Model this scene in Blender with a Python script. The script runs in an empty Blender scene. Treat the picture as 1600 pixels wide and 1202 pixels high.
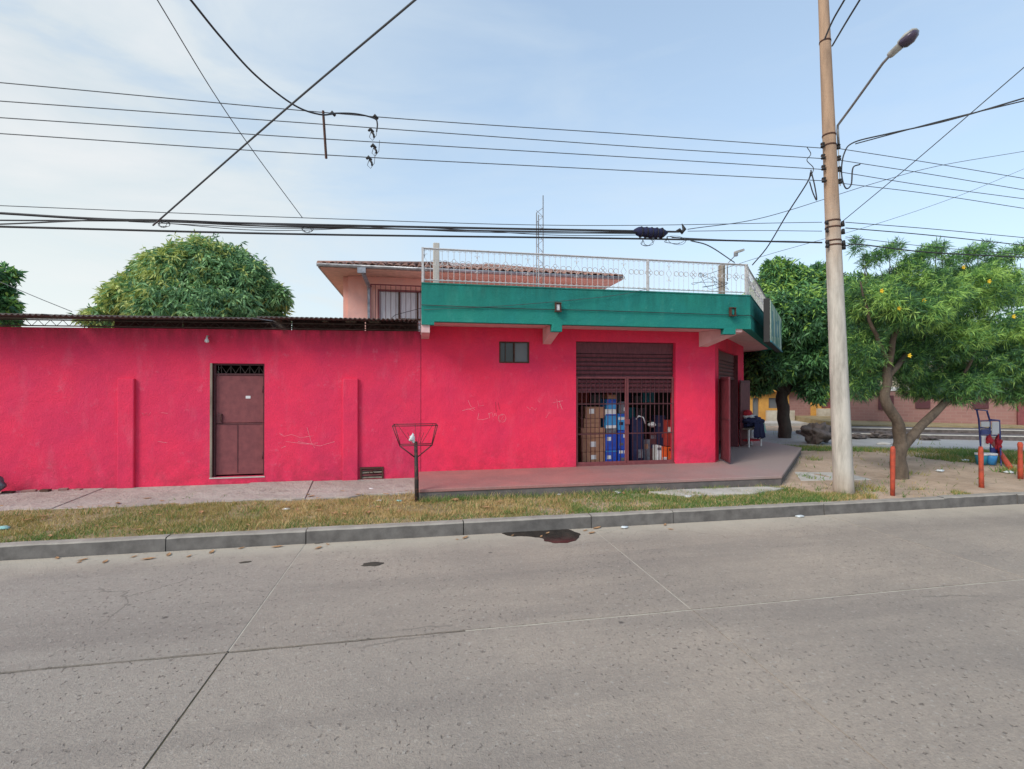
import bpy, bmesh, math, random
import numpy as np
from mathutils import Vector, Matrix, noise
R = math.radians
random.seed(7); rng = np.random.default_rng(11)
scene = bpy.context.scene
COL = scene.collection

# ------------------------------------------------------------------ camera
CAM_H = 1.85; YAW = R(10.7); F = 770.0; CX = 800.0; HZ = 605.0
cam_d = bpy.data.cameras.new('camera'); cam = bpy.data.objects.new('camera', cam_d)
COL.objects.link(cam); scene.camera = cam
cam.location = (0, 0, CAM_H); cam.rotation_euler = (R(90.3), 0, -YAW)
cam_d.sensor_width = 36; cam_d.lens = 36 * F / 1600; cam_d.clip_start = .05; cam_d.clip_end = 3000
# ------------------------------------------------------------------ sky, sun, exposure
SUN_EL, SUN_AZ = R(38), R(-124)          # azimuth from +Y, clockwise (negative = left)
w = bpy.data.worlds.new('World'); scene.world = w; w.use_nodes = True
nt = w.node_tree; bg = nt.nodes['Background']
sky = nt.nodes.new('ShaderNodeTexSky'); sky.sky_type = 'NISHITA'; sky.sun_disc = False
sky.sun_elevation = SUN_EL; sky.sun_rotation = SUN_AZ; sky.air_density = 1.1; sky.dust_density = 1.5; sky.ozone_density = 1.4
tc = nt.nodes.new('ShaderNodeTexCoord')
sep = nt.nodes.new('ShaderNodeSeparateXYZ'); nt.links.new(tc.outputs['Generated'], sep.inputs[0])
mp = nt.nodes.new('ShaderNodeMapping'); mp.inputs['Scale'].default_value = (1.2, 1.6, 5.0); mp.inputs['Rotation'].default_value = (0.25, .35, .5)
nt.links.new(tc.outputs['Generated'], mp.inputs[0])
nz = nt.nodes.new('ShaderNodeTexNoise'); nz.inputs['Scale'].default_value = 1.6; nz.inputs['Detail'].default_value = 7; nz.inputs['Roughness'].default_value = .55
nz.inputs['Distortion'].default_value = .5
nt.links.new(mp.outputs[0], nz.inputs['Vector'])
rmp = nt.nodes.new('ShaderNodeMapRange'); rmp.inputs['From Min'].default_value = .44; rmp.inputs['From Max'].default_value = .74
nt.links.new(nz.outputs['Fac'], rmp.inputs['Value'])
# veil: thicker towards the sunward side and the horizon
dot = nt.nodes.new('ShaderNodeVectorMath'); dot.operation = 'DOT_PRODUCT'
nt.links.new(tc.outputs['Generated'], dot.inputs[0]); dot.inputs[1].default_value = (math.sin(R(-68)), math.cos(R(-68)), .1)
side = nt.nodes.new('ShaderNodeMapRange'); side.inputs['From Min'].default_value = .2; side.inputs['From Max'].default_value = .98
side.inputs['To Min'].default_value = 0; side.inputs['To Max'].default_value = 1; side.interpolation_type = 'SMOOTHSTEP'
nt.links.new(dot.outputs['Value'], side.inputs['Value'])
hor = nt.nodes.new('ShaderNodeMapRange'); hor.inputs['From Min'].default_value = .0; hor.inputs['From Max'].default_value = .75
hor.inputs['To Min'].default_value = .72; hor.inputs['To Max'].default_value = .36
nt.links.new(sep.outputs['Z'], hor.inputs['Value'])
def M2(op, a, b, clamp=False):
    n = nt.nodes.new('ShaderNodeMath'); n.operation = op; n.use_clamp = clamp
    for i, q in enumerate((a, b)):
        if isinstance(q, (int, float)): n.inputs[i].default_value = q
        else: nt.links.new(q, n.inputs[i])
    return n.outputs[0]
cl = M2('MULTIPLY', rmp.outputs[0], M2('ADD', M2('MULTIPLY', side.outputs[0], .5), .2))
veil = M2('ADD', M2('ADD', M2('MULTIPLY', side.outputs[0], .42), hor.outputs[0]), cl, True)
mix = nt.nodes.new('ShaderNodeMix'); mix.data_type = 'RGBA'
nt.links.new(veil, mix.inputs['Factor']); nt.links.new(sky.outputs[0], mix.inputs[6])
vc = nt.nodes.new('ShaderNodeMix'); vc.data_type = 'RGBA'
nt.links.new(side.outputs[0], vc.inputs['Factor'])
vc.inputs[6].default_value = (2.25, 2.82, 3.25, 1); vc.inputs[7].default_value = (2.42, 2.74, 2.96, 1)
low = nt.nodes.new('ShaderNodeMapRange'); low.inputs['From Min'].default_value = .02; low.inputs['From Max'].default_value = .42; low.inputs['To Min'].default_value = 1; low.inputs['To Max'].default_value = 0
nt.links.new(sep.outputs['Z'], low.inputs['Value'])
vc2 = nt.nodes.new('ShaderNodeMix'); vc2.data_type = 'RGBA'; nt.links.new(M2('MULTIPLY', low.outputs[0], M2('ADD', M2('MULTIPLY', side.outputs[0], .75), .25)), vc2.inputs['Factor'])
nt.links.new(vc.outputs[2], vc2.inputs[6]); vc2.inputs[7].default_value = (3.5, 3.75, 3.65, 1)
vc3 = nt.nodes.new('ShaderNodeMix'); vc3.data_type = 'RGBA'; nt.links.new(cl, vc3.inputs['Factor'])
nt.links.new(vc2.outputs[2], vc3.inputs[6]); vc3.inputs[7].default_value = (3.55, 3.5, 3.5, 1)
nt.links.new(vc3.outputs[2], mix.inputs[7])
nt.links.new(mix.outputs[2], bg.inputs['Color']); bg.inputs['Strength'].default_value = .15
sd = bpy.data.lights.new('sun', 'SUN'); sun = bpy.data.objects.new('sun', sd); COL.objects.link(sun)
sd.energy = 1.5; sd.angle = R(22); sd.color = (1, .93, .82)
sv = Vector((math.sin(SUN_AZ) * math.cos(SUN_EL), math.cos(SUN_AZ) * math.cos(SUN_EL), math.sin(SUN_EL)))
sun.rotation_euler = sv.to_track_quat('Z', 'Y').to_euler(); sun.location = sv * 60
scene.view_settings.view_transform = 'Standard'; scene.view_settings.look = 'None'
scene.view_settings.exposure = 0.85; scene.view_settings.gamma = 1; scene.view_settings.use_curve_mapping = False
scene.render.engine = 'CYCLES'

# ------------------------------------------------------------------ helpers
SY, CY = math.sin(YAW), math.cos(YAW)
def ray(u, v):
    a = (u - CX) / F
    return SY + a * CY, CY - a * SY, (HZ - v) / F
def W(u, v, Y=None, z=None):
    dx, dy, dz = ray(u, v)
    t = Y / dy if Y is not None else (z - CAM_H) / dz
    return Vector((dx * t, dy * t, CAM_H + dz * t))
ORG = {}
def tag(o, label=None, cat=None, group=None, kind=None):
    if label: o['label'] = label
    if cat: o['category'] = cat
    if group: o['group'] = group
    if kind: o['kind'] = kind
    return o
def thing(name, loc, label, cat, group=None):
    o = bpy.data.objects.new(name, None); COL.objects.link(o); o.location = loc; o.empty_display_size = .1
    ORG[o.name] = Vector(loc); return tag(o, label, cat, group)
class Fr:
    """a frame standing on a wall: s along, o outward, z up"""
    def __init__(s, p0, p1):
        s.p = Vector((p0[0], p0[1], 0)); d = Vector((p1[0] - p0[0], p1[1] - p0[1], 0)); s.len = d.length
        s.d = d.normalized(); s.n = Vector((s.d.y, -s.d.x, 0))
    def __call__(s, a, o, z): return s.p + s.d * a + s.n * o + Vector((0, 0, z))
    def s_at(s, u, o=0.0):
        dx, dy, _ = ray(u, 0); q = s.p + s.n * o
        # q + k d = t (dx,dy)
        det = s.d.x * (-dy) + dx * s.d.y
        return ((-q.x) * (-dy) + dx * (-q.y)) / det
    def z_at(s, u, v, o=0.0):
        k = s.s_at(u, o); q = s(k, o, 0); dx, dy, dz = ray(u, v)
        return CAM_H + dz * (q.y / dy)
WORLD = Fr((0, 0), (1, 0)); WORLD.n = Vector((0, 1, 0))     # s=x, o=y
class MB:
    def __init__(s): s.v = []; s.f = []; s.m = []; s.smooth = []
    def add(s, vs, fs, mi=0, sm=False):
        b = len(s.v); s.v += [Vector(q) for q in vs]
        for f in fs: s.f.append([b + i for i in f]); s.m.append(mi); s.smooth.append(sm)
        return s
    def box(s, fr, a0, a1, o0, o1, z0, z1, mi=0):
        vs = [fr(a, o, z) for z in (z0, z1) for o in (o0, o1) for a in (a0, a1)]
        return s.add(vs, [(0, 1, 3, 2), (4, 6, 7, 5), (0, 4, 5, 1), (2, 3, 7, 6), (0, 2, 6, 4), (1, 5, 7, 3)], mi)
    def prism(s, pts, z0, z1, mi=0):                      # horizontal polygon extruded up; pts (x,y)
        n = len(pts); zz0 = z0 if isinstance(z0, (list, tuple)) else [z0] * n; zz1 = z1 if isinstance(z1, (list, tuple)) else [z1] * n
        vs = [(p[0], p[1], zz0[i]) for i, p in enumerate(pts)] + [(p[0], p[1], zz1[i]) for i, p in enumerate(pts)]
        fs = [tuple(range(n))[::-1], tuple(range(n, 2 * n))] + [(i, (i + 1) % n, n + (i + 1) % n, n + i) for i in range(n)]
        return s.add(vs, fs, mi)
    def loft(s, A, B, mi=0):                              # two matching 3D polygons
        n = len(A)
        return s.add(list(A) + list(B), [tuple(range(n))[::-1], tuple(range(n, 2 * n))] + [(i, (i + 1) % n, n + (i + 1) % n, n + i) for i in range(n)], mi)
    def tube(s, pts, r, n=6, mi=0, cap=True, closed=False):
        pts = [Vector(p) for p in pts]; rs = r if isinstance(r, (list, tuple)) else [r] * len(pts)
        b = len(s.v); N = len(pts); up = None
        for i, p in enumerate(pts):
            if closed: t = pts[(i + 1) % N] - pts[i - 1]
            else: t = pts[min(i + 1, N - 1)] - pts[max(i - 1, 0)]
            t = t.normalized() if t.length > 1e-9 else Vector((0, 0, 1))
            if up is None: up = t.orthogonal().normalized()
            else:
                up = up - t * up.dot(t); up = up.normalized() if up.length > 1e-6 else t.orthogonal().normalized()
            q = t.cross(up)
            for k in range(n):
                a = 2 * math.pi * k / n + (math.pi / 4 if n == 4 else 0); s.v.append(p + (up * math.cos(a) + q * math.sin(a)) * rs[i])
        M = N if closed else N - 1
        for i in range(M):
            j = (i + 1) % N
            for k in range(n):
                s.f.append([b + i * n + k, b + i * n + (k + 1) % n, b + j * n + (k + 1) % n, b + j * n + k]); s.m.append(mi); s.smooth.append(n > 4)
        if cap and not closed:
            s.f.append([b + k for k in range(n)][::-1]); s.f.append([b + (N - 1) * n + k for k in range(n)]); s.m += [mi, mi]; s.smooth += [False, False]
        return s
    def build(s, name, mats, parent=None, label=None, cat=None, group=None, kind=None, bevel=0, origin=None):
        if not isinstance(mats, (list, tuple)): mats = [mats]
        base = ORG[parent.name] if parent is not None else Vector((0, 0, 0))
        arr = np.array([tuple(v) for v in s.v])
        mn, mx = arr.min(0), arr.max(0)
        o = Vector(origin) if origin is not None else Vector(((mn[0] + mx[0]) / 2, (mn[1] + mx[1]) / 2, mn[2]))
        me = bpy.data.meshes.new(name); me.from_pydata([tuple(v - o) for v in s.v], [], s.f)
        for m in mats: me.materials.append(m)
        me.polygons.foreach_set('material_index', s.m); me.polygons.foreach_set('use_smooth', s.smooth)
        bm = bmesh.new(); bm.from_mesh(me); bmesh.ops.recalc_face_normals(bm, faces=bm.faces); bm.to_mesh(me); bm.free()
        ob = bpy.data.objects.new(name, me); COL.objects.link(ob); ORG[ob.name] = o
        if parent is not None: ob.parent = parent; ob.location = o - base
        else: ob.location = o
        if bevel:
            b = ob.modifiers.new('bevel', 'BEVEL'); b.width = bevel; b.segments = 2; b.limit_method = 'ANGLE'
        return tag(ob, label, cat, group, kind)
def clone(ob, offset, label=None):
    c = ob.copy(); COL.objects.link(c); c.location = ob.location + Vector(offset); ORG[c.name] = ORG[ob.name] + Vector(offset)
    if label: c['label'] = label
    return c
def fast_mesh(name, co, quads=None, tris=None, mats=(), mi=None, smooth=False):
    me = bpy.data.meshes.new(name); me.vertices.add(len(co)); me.vertices.foreach_set('co', co.ravel())
    fa = quads if quads is not None else tris; k = fa.shape[1]
    me.loops.add(fa.size); me.loops.foreach_set('vertex_index', fa.ravel().astype(np.int32))
    me.polygons.add(len(fa)); me.polygons.foreach_set('loop_start', np.arange(0, fa.size, k, dtype=np.int32))
    for m in mats: me.materials.append(m)
    if mi is not None: me.polygons.foreach_set('material_index', mi.astype(np.int32))
    me.update(calc_edges=True); me.validate(); return me

# ------------------------------------------------------------------ materials
def newmat(name):
    m = bpy.data.materials.new(name); m.use_nodes = True; return m, m.node_tree, m.node_tree.nodes['Principled BSDF']
def rgb(c): return (c[0], c[1], c[2], 1)
def N_(t, k, **kw):
    n = t.nodes.new(k)
    for a, b in kw.items(): setattr(n, a, b)
    return n
def tex_noise(t, scale, detail=4, rough=.55, stretch=(1, 1, 1), obj=False):
    g = N_(t, 'ShaderNodeTexCoord') if obj else N_(t, 'ShaderNodeNewGeometry')
    m = N_(t, 'ShaderNodeMapping'); m.inputs['Scale'].default_value = stretch
    t.links.new(g.outputs['Object' if obj else 'Position'], m.inputs[0])
    n = N_(t, 'ShaderNodeTexNoise'); n.inputs['Scale'].default_value = scale; n.inputs['Detail'].default_value = detail; n.inputs['Roughness'].default_value = rough
    t.links.new(m.outputs[0], n.inputs['Vector']); return n.outputs['Fac']
def rng_(t, v, a, b, c=0., d=1.):
    r = N_(t, 'ShaderNodeMapRange'); r.inputs['From Min'].default_value = a; r.inputs['From Max'].default_value = b
    r.inputs['To Min'].default_value = c; r.inputs['To Max'].default_value = d; t.links.new(v, r.inputs['Value']); return r.outputs[0]
def mixc(t, f, a, b):
    m = N_(t, 'ShaderNodeMix', data_type='RGBA')
    if isinstance(f, float): m.inputs['Factor'].default_value = f
    else: t.links.new(f, m.inputs['Factor'])
    for i, q in ((6, a), (7, b)):
        if isinstance(q, tuple): m.inputs[i].default_value = rgb(q)
        else: t.links.new(q, m.inputs[i])
    return m.outputs[2]
def math_(t, op, a, b):
    n = N_(t, 'ShaderNodeMath', operation=op)
    for i, q in enumerate((a, b)):
        if isinstance(q, (int, float)): n.inputs[i].default_value = q
        else: t.links.new(q, n.inputs[i])
    return n.outputs[0]
def bump(t, p, h, dist, strength=1.):
    b = N_(t, 'ShaderNodeBump'); b.inputs['Distance'].default_value = dist; b.inputs['Strength'].default_value = strength
    t.links.new(h, b.inputs['Height']); t.links.new(b.outputs[0], p.inputs['Normal'])
def simple(name, c, rough=.7, c2=None, scale=6., detail=5, bmp=0., bscale=60., metal=0., spec=.4, stretch=(1, 1, 1), lo=.35, hi=.7, obj=False):
    m, t, p = newmat(name)
    p.inputs['Roughness'].default_value = rough; p.inputs['Metallic'].default_value = metal; p.inputs['Specular IOR Level'].default_value = spec
    if c2 is None: c2 = tuple(q * .72 for q in c)
    f = rng_(t, tex_noise(t, scale, detail, .6, stretch, obj), lo, hi)
    t.links.new(mixc(t, f, c, c2), p.inputs['Base Color'])
    if bmp: bump(t, p, tex_noise(t, bscale, 3, obj=obj), bmp)
    return m
def wallpaint(name, c, dirt, scuff, worn=.3, base=.33, top_shade_dirt=0., topr=(2.45, 2.85)):
    m, t, p = newmat(name); p.inputs['Roughness'].default_value = .82; p.inputs['Specular IOR Level'].default_value = .25
    c2 = tuple(q * k for q, k in zip(c, (.80, .92, 1.05)))
    col = mixc(t, rng_(t, tex_noise(t, 1.1, 6, .62), .36, .68), c, c2)
    # vertical run marks and chalky patches
    col = mixc(t, rng_(t, tex_noise(t, 3.2, 6, .65, (1, 1, .35)), .54, .82, 0, worn), col, scuff)
    col = mixc(t, rng_(t, tex_noise(t, 40, 3, .6, (1, 1, .8)), .66, .74, 0, .5 * worn), col, scuff)
    col = mixc(t, rng_(t, tex_noise(t, 70, 4, .75), .42, .68, 0, .16 if worn < .35 else .24), col, dirt)
    col = mixc(t, rng_(t, tex_noise(t, 6, 7, .75), .60, .66, 0, worn * .7), col, scuff)
    col = mixc(t, rng_(t, tex_noise(t, 14, 7, .8, (1, 1, .6)), .69, .715, 0, worn * 1.6), col, tuple(min(.8, q + .25) for q in scuff))
    g = N_(t, 'ShaderNodeNewGeometry'); s = N_(t, 'ShaderNodeSeparateXYZ'); t.links.new(g.outputs['Position'], s.inputs[0])
    low = math_(t, 'MULTIPLY', rng_(t, s.outputs['Z'], base - .1, base + .6, 1, 0), rng_(t, tex_noise(t, 4.5, 6, .7), .42, .7))
    col = mixc(t, math_(t, 'MULTIPLY', low, .75), col, dirt)
    if top_shade_dirt:  # darker top: overhang shade painted on red walls, drip stains on green
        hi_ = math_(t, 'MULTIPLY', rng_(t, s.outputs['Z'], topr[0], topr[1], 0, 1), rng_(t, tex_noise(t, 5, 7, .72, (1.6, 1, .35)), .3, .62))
        col = mixc(t, math_(t, 'MULTIPLY', hi_, top_shade_dirt), col, dirt)
    t.links.new(col, p.inputs['Base Color'])
    h = math_(t, 'ADD', tex_noise(t, 55, 4), math_(t, 'MULTIPLY', tex_noise(t, 3, 3), 3.))
    bump(t, p, h, .008); return m
M = {}
M['concrete_post'] = None
M['red'] = wallpaint('red_paint', (.92, .040, .105), (.30, .03, .05), (.80, .15, .22), .30, .32, .15)
M['red_old'] = wallpaint('red_paint_old', (.83, .040, .108), (.24, .03, .05), (.70, .17, .25), .42, .25, .9)  # strong top band: roof shade put into the paint, with some mildew
M['peach'] = wallpaint('peach_paint', (.80, .42, .34), (.50, .25, .2), (.72, .42, .34), .35)
M['green'] = wallpaint('green_paint', (.020, .245, .195), (.008, .055, .045), (.12, .40, .32), .35, .33, .6, (3.0, 3.75))
M['mauve'] = simple('mauve_paint', (.74, .50, .50), .8, (.62, .40, .40), 5, bmp=.003)
M['maroon'] = simple('maroon_metal_paint', (.23, .07, .075), .55, (.16, .048, .056), 9, 6, bmp=.001, spec=.3)
M['maroon_slat'] = simple('maroon_slat_paint', (.16, .042, .055), .55, (.08, .024, .032), 7, 6, spec=.3, stretch=(3, 3, 1))
M['maroon_dark'] = simple('maroon_rod_paint', (.10, .028, .036), .6, (.06, .02, .025), 30)
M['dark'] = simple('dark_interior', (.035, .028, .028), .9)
M['black'] = simple('black_rubber', (.02, .02, .022), .6)
M['postblack'] = simple('rusting_black_paint', (.03, .026, .026), .7, (.12, .05, .035), 14, 6, bmp=.002, lo=.5, hi=.62)
M['cable'] = simple('cable_black', (.035, .036, .04), .6)
M['wire'] = simple('wire_grey', (.07, .08, .09), .5)
M['steel'] = simple('galvanised_steel', (.30, .31, .32), .45, (.2, .2, .21), 20, metal=.5)
M['whitepaint'] = simple('white_iron_paint', (.50, .50, .51), .5, (.30, .25, .22), 25, 6, lo=.5, hi=.8)
M['white'] = simple('white_matte', (.72, .72, .72), .7, (.6, .6, .6), 10)
M['rust'] = simple('rusty_iron', (.10, .04, .025), .8, (.04, .025, .02), 30, bmp=.001)
M['concrete_post0'] = simple('concrete_pole', (.50, .45, .38), .85, (.27, .245, .215), 5, 8, bmp=.004, bscale=40, stretch=(1.6, 1.6, .22), lo=.42, hi=.66)
def polemat():
    m, t, p = newmat('whitewashed_pole'); p.inputs['Roughness'].default_value = .85; p.inputs['Specular IOR Level'].default_value = .2
    g = N_(t, 'ShaderNodeNewGeometry'); s = N_(t, 'ShaderNodeSeparateXYZ'); t.links.new(g.outputs['Position'], s.inputs[0])
    bare = mixc(t, rng_(t, tex_noise(t, 6, 7, .7, (1.5, 1.5, .2)), .38, .64), (.42, .29, .20), (.27, .19, .14))
    wash = mixc(t, rng_(t, tex_noise(t, 6, 8, .7, (1.5, 1.5, .22)), .42, .66), (.52, .49, .44), (.30, .28, .25))
    h = math_(t, 'ADD', s.outputs['Z'], math_(t, 'MULTIPLY', tex_noise(t, 5, 6, .7), 1.2))
    c = mixc(t, rng_(t, h, 3.9, 5.6), wash, bare)
    c = mixc(t, math_(t, 'MULTIPLY', rng_(t, s.outputs['Z'], .1, .6, 1, 0), .6), c, (.40, .30, .22))
    t.links.new(c, p.inputs['Base Color']); bump(t, p, tex_noise(t, 40, 5), .004); return m
M['concrete_light'] = simple('pale_concrete', (.52, .50, .46), .9, (.38, .36, .33), 4, 7, bmp=.003)
M['wood_grey'] = simple('weathered_wood', (.30, .26, .21), .85, (.17, .14, .11), 14, 5, stretch=(1, 1, .2))
M['cardboard'] = simple('cardboard', (.36, .19, .12), .85, (.29, .15, .09), 12)
M['tape'] = simple('label_paper', (.7, .7, .72), .6, (.62, .62, .64), 30)
M['blue'] = simple('blue_pack', (.015, .06, .42), .4, (.02, .09, .5), 14)
M['cyan'] = simple('light_blue_pack', (.05, .30, .62), .4, (.04, .22, .55), 14)
M['navy'] = simple('navy_cloth', (.018, .022, .075), .85, (.012, .014, .045), 20, bmp=.002)
M['greypack'] = simple('grey_plastic_wrap', (.16, .16, .19), .4, (.07, .07, .09), 25)
M['redbox'] = simple('red_box', (.42, .05, .04), .5)
M['orangebox'] = simple('orange_box', (.85, .14, .03), .5, (.75, .11, .03), 10)
M['orange'] = simple('orange_post_paint', (.44, .07, .035), .75, (.20, .045, .03), 14, 6, bmp=.002, lo=.45, hi=.75)
M['bluepaint'] = simple('blue_frame_paint', (.05, .07, .28), .5, (.03, .04, .15), 20)
M['teal'] = simple('teal_bucket', (.03, .26, .36), .45)
M['redcloth'] = simple('red_cloth', (.50, .03, .05), .85, (.35, .02, .03), 20, bmp=.003)
M['leafdry'] = simple('dry_leaf', (.45, .26, .13), .8, (.30, .16, .08), 30)
M['soffit_peach'] = simple('soffit_peach', (.68, .44, .36), .8)
M['gutter'] = simple('gutter_metal', (.38, .40, .44), .4, (.16, .17, .19), 8, metal=.4)
M['tile'] = simple('clay_tile', (.34, .17, .13), .85, (.20, .14, .12), 7, 6, bmp=.004, bscale=30)
M['curtain'] = simple('pale_curtain', (.62, .62, .64), .8, (.45, .45, .48), 3, stretch=(14, 1, 1))
M['zinc'] = simple('rusted_sheet', (.11, .09, .085), .6, (.05, .035, .03), 6, 6, metal=.2)
M['truss'] = simple('truss_steel', (.10, .08, .075), .7, (.05, .035, .03), 15)
M['bark'] = simple('bark', (.15, .115, .085), .9, (.07, .052, .04), 9, 7, bmp=.02, bscale=28, stretch=(1, 1, .3))
M['bark_dark'] = simple('bark_dark', (.07, .055, .045), .9, (.04, .03, .025), 9, 7, bmp=.02, bscale=28, stretch=(1, 1, .3))
M['yellow'] = simple('yellow_paint', (.62, .33, .075), .8, (.50, .25, .06), 5)
M['cream'] = simple('cream_plaster', (.52, .47, .38), .85, (.36, .31, .24), 3, 6)
M['stone'] = simple('boulder', (.15, .125, .12), .9, (.07, .06, .055), 7, 7, bmp=.03, bscale=12)
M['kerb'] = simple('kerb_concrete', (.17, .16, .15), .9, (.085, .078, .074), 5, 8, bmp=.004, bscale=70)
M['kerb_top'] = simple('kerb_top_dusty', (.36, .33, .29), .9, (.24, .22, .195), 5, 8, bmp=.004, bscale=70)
M['plastic_white'] = simple('litter_plastic', (.66, .70, .72), .4, (.5, .55, .58), 30)
M['plastic_teal'] = simple('litter_teal', (.30, .58, .55), .5)
M['lens'] = simple('lamp_lens', (.085, .075, .11), .25, (.07, .05, .1), 40)
M['lampbody'] = simple('lamp_body', (.42, .44, .42), .45, (.25, .24, .24), 12)
M['signface'] = simple('sign_face', (.66, .74, .62), .3, (.10, .30, .27), 2.6, 3, lo=.45, hi=.56)
m, t, p = newmat('glass_dark'); p.inputs['Base Color'].default_value = (.03, .035, .04, 1); p.inputs['Roughness'].default_value = .12; M['glass'] = m
m, t, p = newmat('frosted_pane'); p.inputs['Base Color'].default_value = (.13, .14, .15, 1); p.inputs['Roughness'].default_value = .4; M['frost'] = m
m, t, p = newmat('oily_water'); p.inputs['Roughness'].default_value = .22; p.inputs['Specular IOR Level'].default_value = .25
t.links.new(mixc(t, rng_(t, tex_noise(t, 9, 4), .4, .6), (.040, .030, .024), (.018, .014, .012)), p.inputs['Base Color']); M['puddle'] = m
def leafmat(name, a, b, trans=.22):
    m, t, p = newmat(name); p.inputs['Roughness'].default_value = .5; p.inputs['Specular IOR Level'].default_value = .35
    c = mixc(t, rng_(t, tex_noise(t, 2.3, 3), .38, .62), a, b); t.links.new(c, p.inputs['Base Color'])
    tr = N_(t, 'ShaderNodeBsdfTranslucent'); t.links.new(c, tr.inputs[0]); mx = N_(t, 'ShaderNodeMixShader'); mx.inputs[0].default_value = trans
    t.links.new(p.outputs[0], mx.inputs[1]); t.links.new(tr.outputs[0], mx.inputs[2]); t.links.new(mx.outputs[0], t.nodes['Material Output'].inputs[0]); return m
L_MANGO = [leafmat('mango_leaf', (.21, .40, .17), (.28, .48, .21)), leafmat('mango_leaf_deep', (.10, .22, .11), (.13, .27, .12)), leafmat('mango_leaf_young', (.46, .54, .16), (.50, .56, .18))]
L_OLE = [leafmat('oleander_leaf', (.13, .30, .09), (.18, .38, .11)), leafmat('oleander_leaf_deep', (.045, .12, .065), (.07, .17, .085)), leafmat('oleander_leaf_young', (.34, .58, .14), (.42, .64, .16))]
L_DARK = [leafmat('shade_tree_leaf', (.11, .27, .10), (.14, .33, .12)), leafmat('shade_tree_leaf_deep', (.045, .12, .06), (.065, .16, .075)), leafmat('shade_tree_leaf_young', (.28, .48, .10), (.33, .52, .11))]
m = simple('yellow_flower', (.85, .60, .04), .6); M['flower'] = m
M['concrete_post'] = polemat()
# road slabs
def roadmat():
    m, t, p = newmat('road_concrete'); p.inputs['Roughness'].default_value = .88; p.inputs['Specular IOR Level'].default_value = .25
    g = N_(t, 'ShaderNodeNewGeometry'); s = N_(t, 'ShaderNodeSeparateXYZ'); t.links.new(g.outputs['Position'], s.inputs[0])
    c = mixc(t, rng_(t, tex_noise(t, .55, 6, .6), .35, .65), (.46, .385, .31), (.35, .30, .25))
    oi = N_(t, 'ShaderNodeObjectInfo'); c = mixc(t, rng_(t, oi.outputs['Random'], 0, 1, 0, .22), c, (.27, .25, .23))
    # greyer to the left, wheel tracks along the street
    c = mixc(t, rng_(t, s.outputs['X'], 1.5, -3.5, 0, .75), c, (.37, .34, .30))
    c = mixc(t, rng_(t, tex_noise(t, .9, 4, .6, (.22, 1.8, 1)), .44, .68, 0, .55), c, (.24, .21, .185))
    c = mixc(t, rng_(t, tex_noise(t, 42, 5, .75), .40, .70, 0, .42), c, (.16, .145, .135))
    c = mixc(t, rng_(t, tex_noise(t, 24, 3, .6), .60, .70, 0, .45), c, (.50, .47, .42))
    # coarse aggregate showing through the worn face
    zone = rng_(t, tex_noise(t, .7, 4, .6), .38, .62, .25, 1)
    nzp = tex_noise(t, 30, 4, .55, (1, .8, 1)); pit = math_(t, 'MULTIPLY', rng_(t, nzp, .63, .68), zone)
    c = mixc(t, math_(t, 'MULTIPLY', pit, .6), c, (.13, .11, .10))
    c = mixc(t, math_(t, 'MULTIPLY', rng_(t, tex_noise(t, 22, 5, .7, (1, 1.3, 1)), .61, .68), math_(t, 'MULTIPLY', zone, .55)), c, (.56, .50, .42))
    c = mixc(t, rng_(t, tex_noise(t, 9, 5, .8), .38, .68, 0, .28), c, (.20, .175, .155))
    vo2 = N_(t, 'ShaderNodeTexVoronoi'); vo2.inputs['Scale'].default_value = 1.7; t.links.new(g.outputs['Position'], vo2.inputs['Vector'])
    sp = rng_(t, math_(t, 'ADD', vo2.outputs['Distance'], math_(t, 'MULTIPLY', tex_noise(t, 22, 5, .8), .09)), .07, .095, 1, 0)
    sp = math_(t, 'MULTIPLY', sp, rng_(t, tex_noise(t, .8, 2), .45, .52))
    c = mixc(t, math_(t, 'MULTIPLY', sp, .75), c, (.07, .06, .055))
    # hairline cracks
    wv = N_(t, 'ShaderNodeTexVoronoi', feature='DISTANCE_TO_EDGE'); wv.inputs['Scale'].default_value = .42
    wm = N_(t, 'ShaderNodeVectorMath', operation='ADD'); t.links.new(g.outputs['Position'], wm.inputs[0])
    wn_ = N_(t, 'ShaderNodeTexNoise'); wn_.inputs['Scale'].default_value = 2.2; wn_.inputs['Detail'].default_value = 6; t.links.new(wn_.outputs['Color'], wm.inputs[1]); t.links.new(wm.outputs[0], wv.inputs['Vector'])
    ck = math_(t, 'MULTIPLY', rng_(t, wv.outputs['Distance'], .0015, .005, 1, 0), rng_(t, tex_noise(t, .5, 3), .52, .58))
    c = mixc(t, math_(t, 'MULTIPLY', ck, .5), c, (.13, .115, .10))
    # dust along the kerb
    dust = rng_(t, math_(t, 'ADD', s.outputs['Y'], math_(t, 'MULTIPLY', tex_noise(t, 1.6, 6, .7), .9)), 5.95, 6.62)
    c = mixc(t, math_(t, 'MULTIPLY', dust, .85), c, (.50, .44, .36))
    t.links.new(c, p.inputs['Base Color'])
    h = math_(t, 'ADD', tex_noise(t, 70, 5, .7), math_(t, 'MULTIPLY', pit, -1.2)); bump(t, p, h, .010); return m
M['road'] = roadmat()
M['filler'] = simple('dusty_joint_filler', (.50, .46, .38), .9, (.36, .32, .27), 6)
M['joint'] = simple('joint_tar', (.04, .035, .03), .9, (.08, .07, .05), 3)
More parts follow.
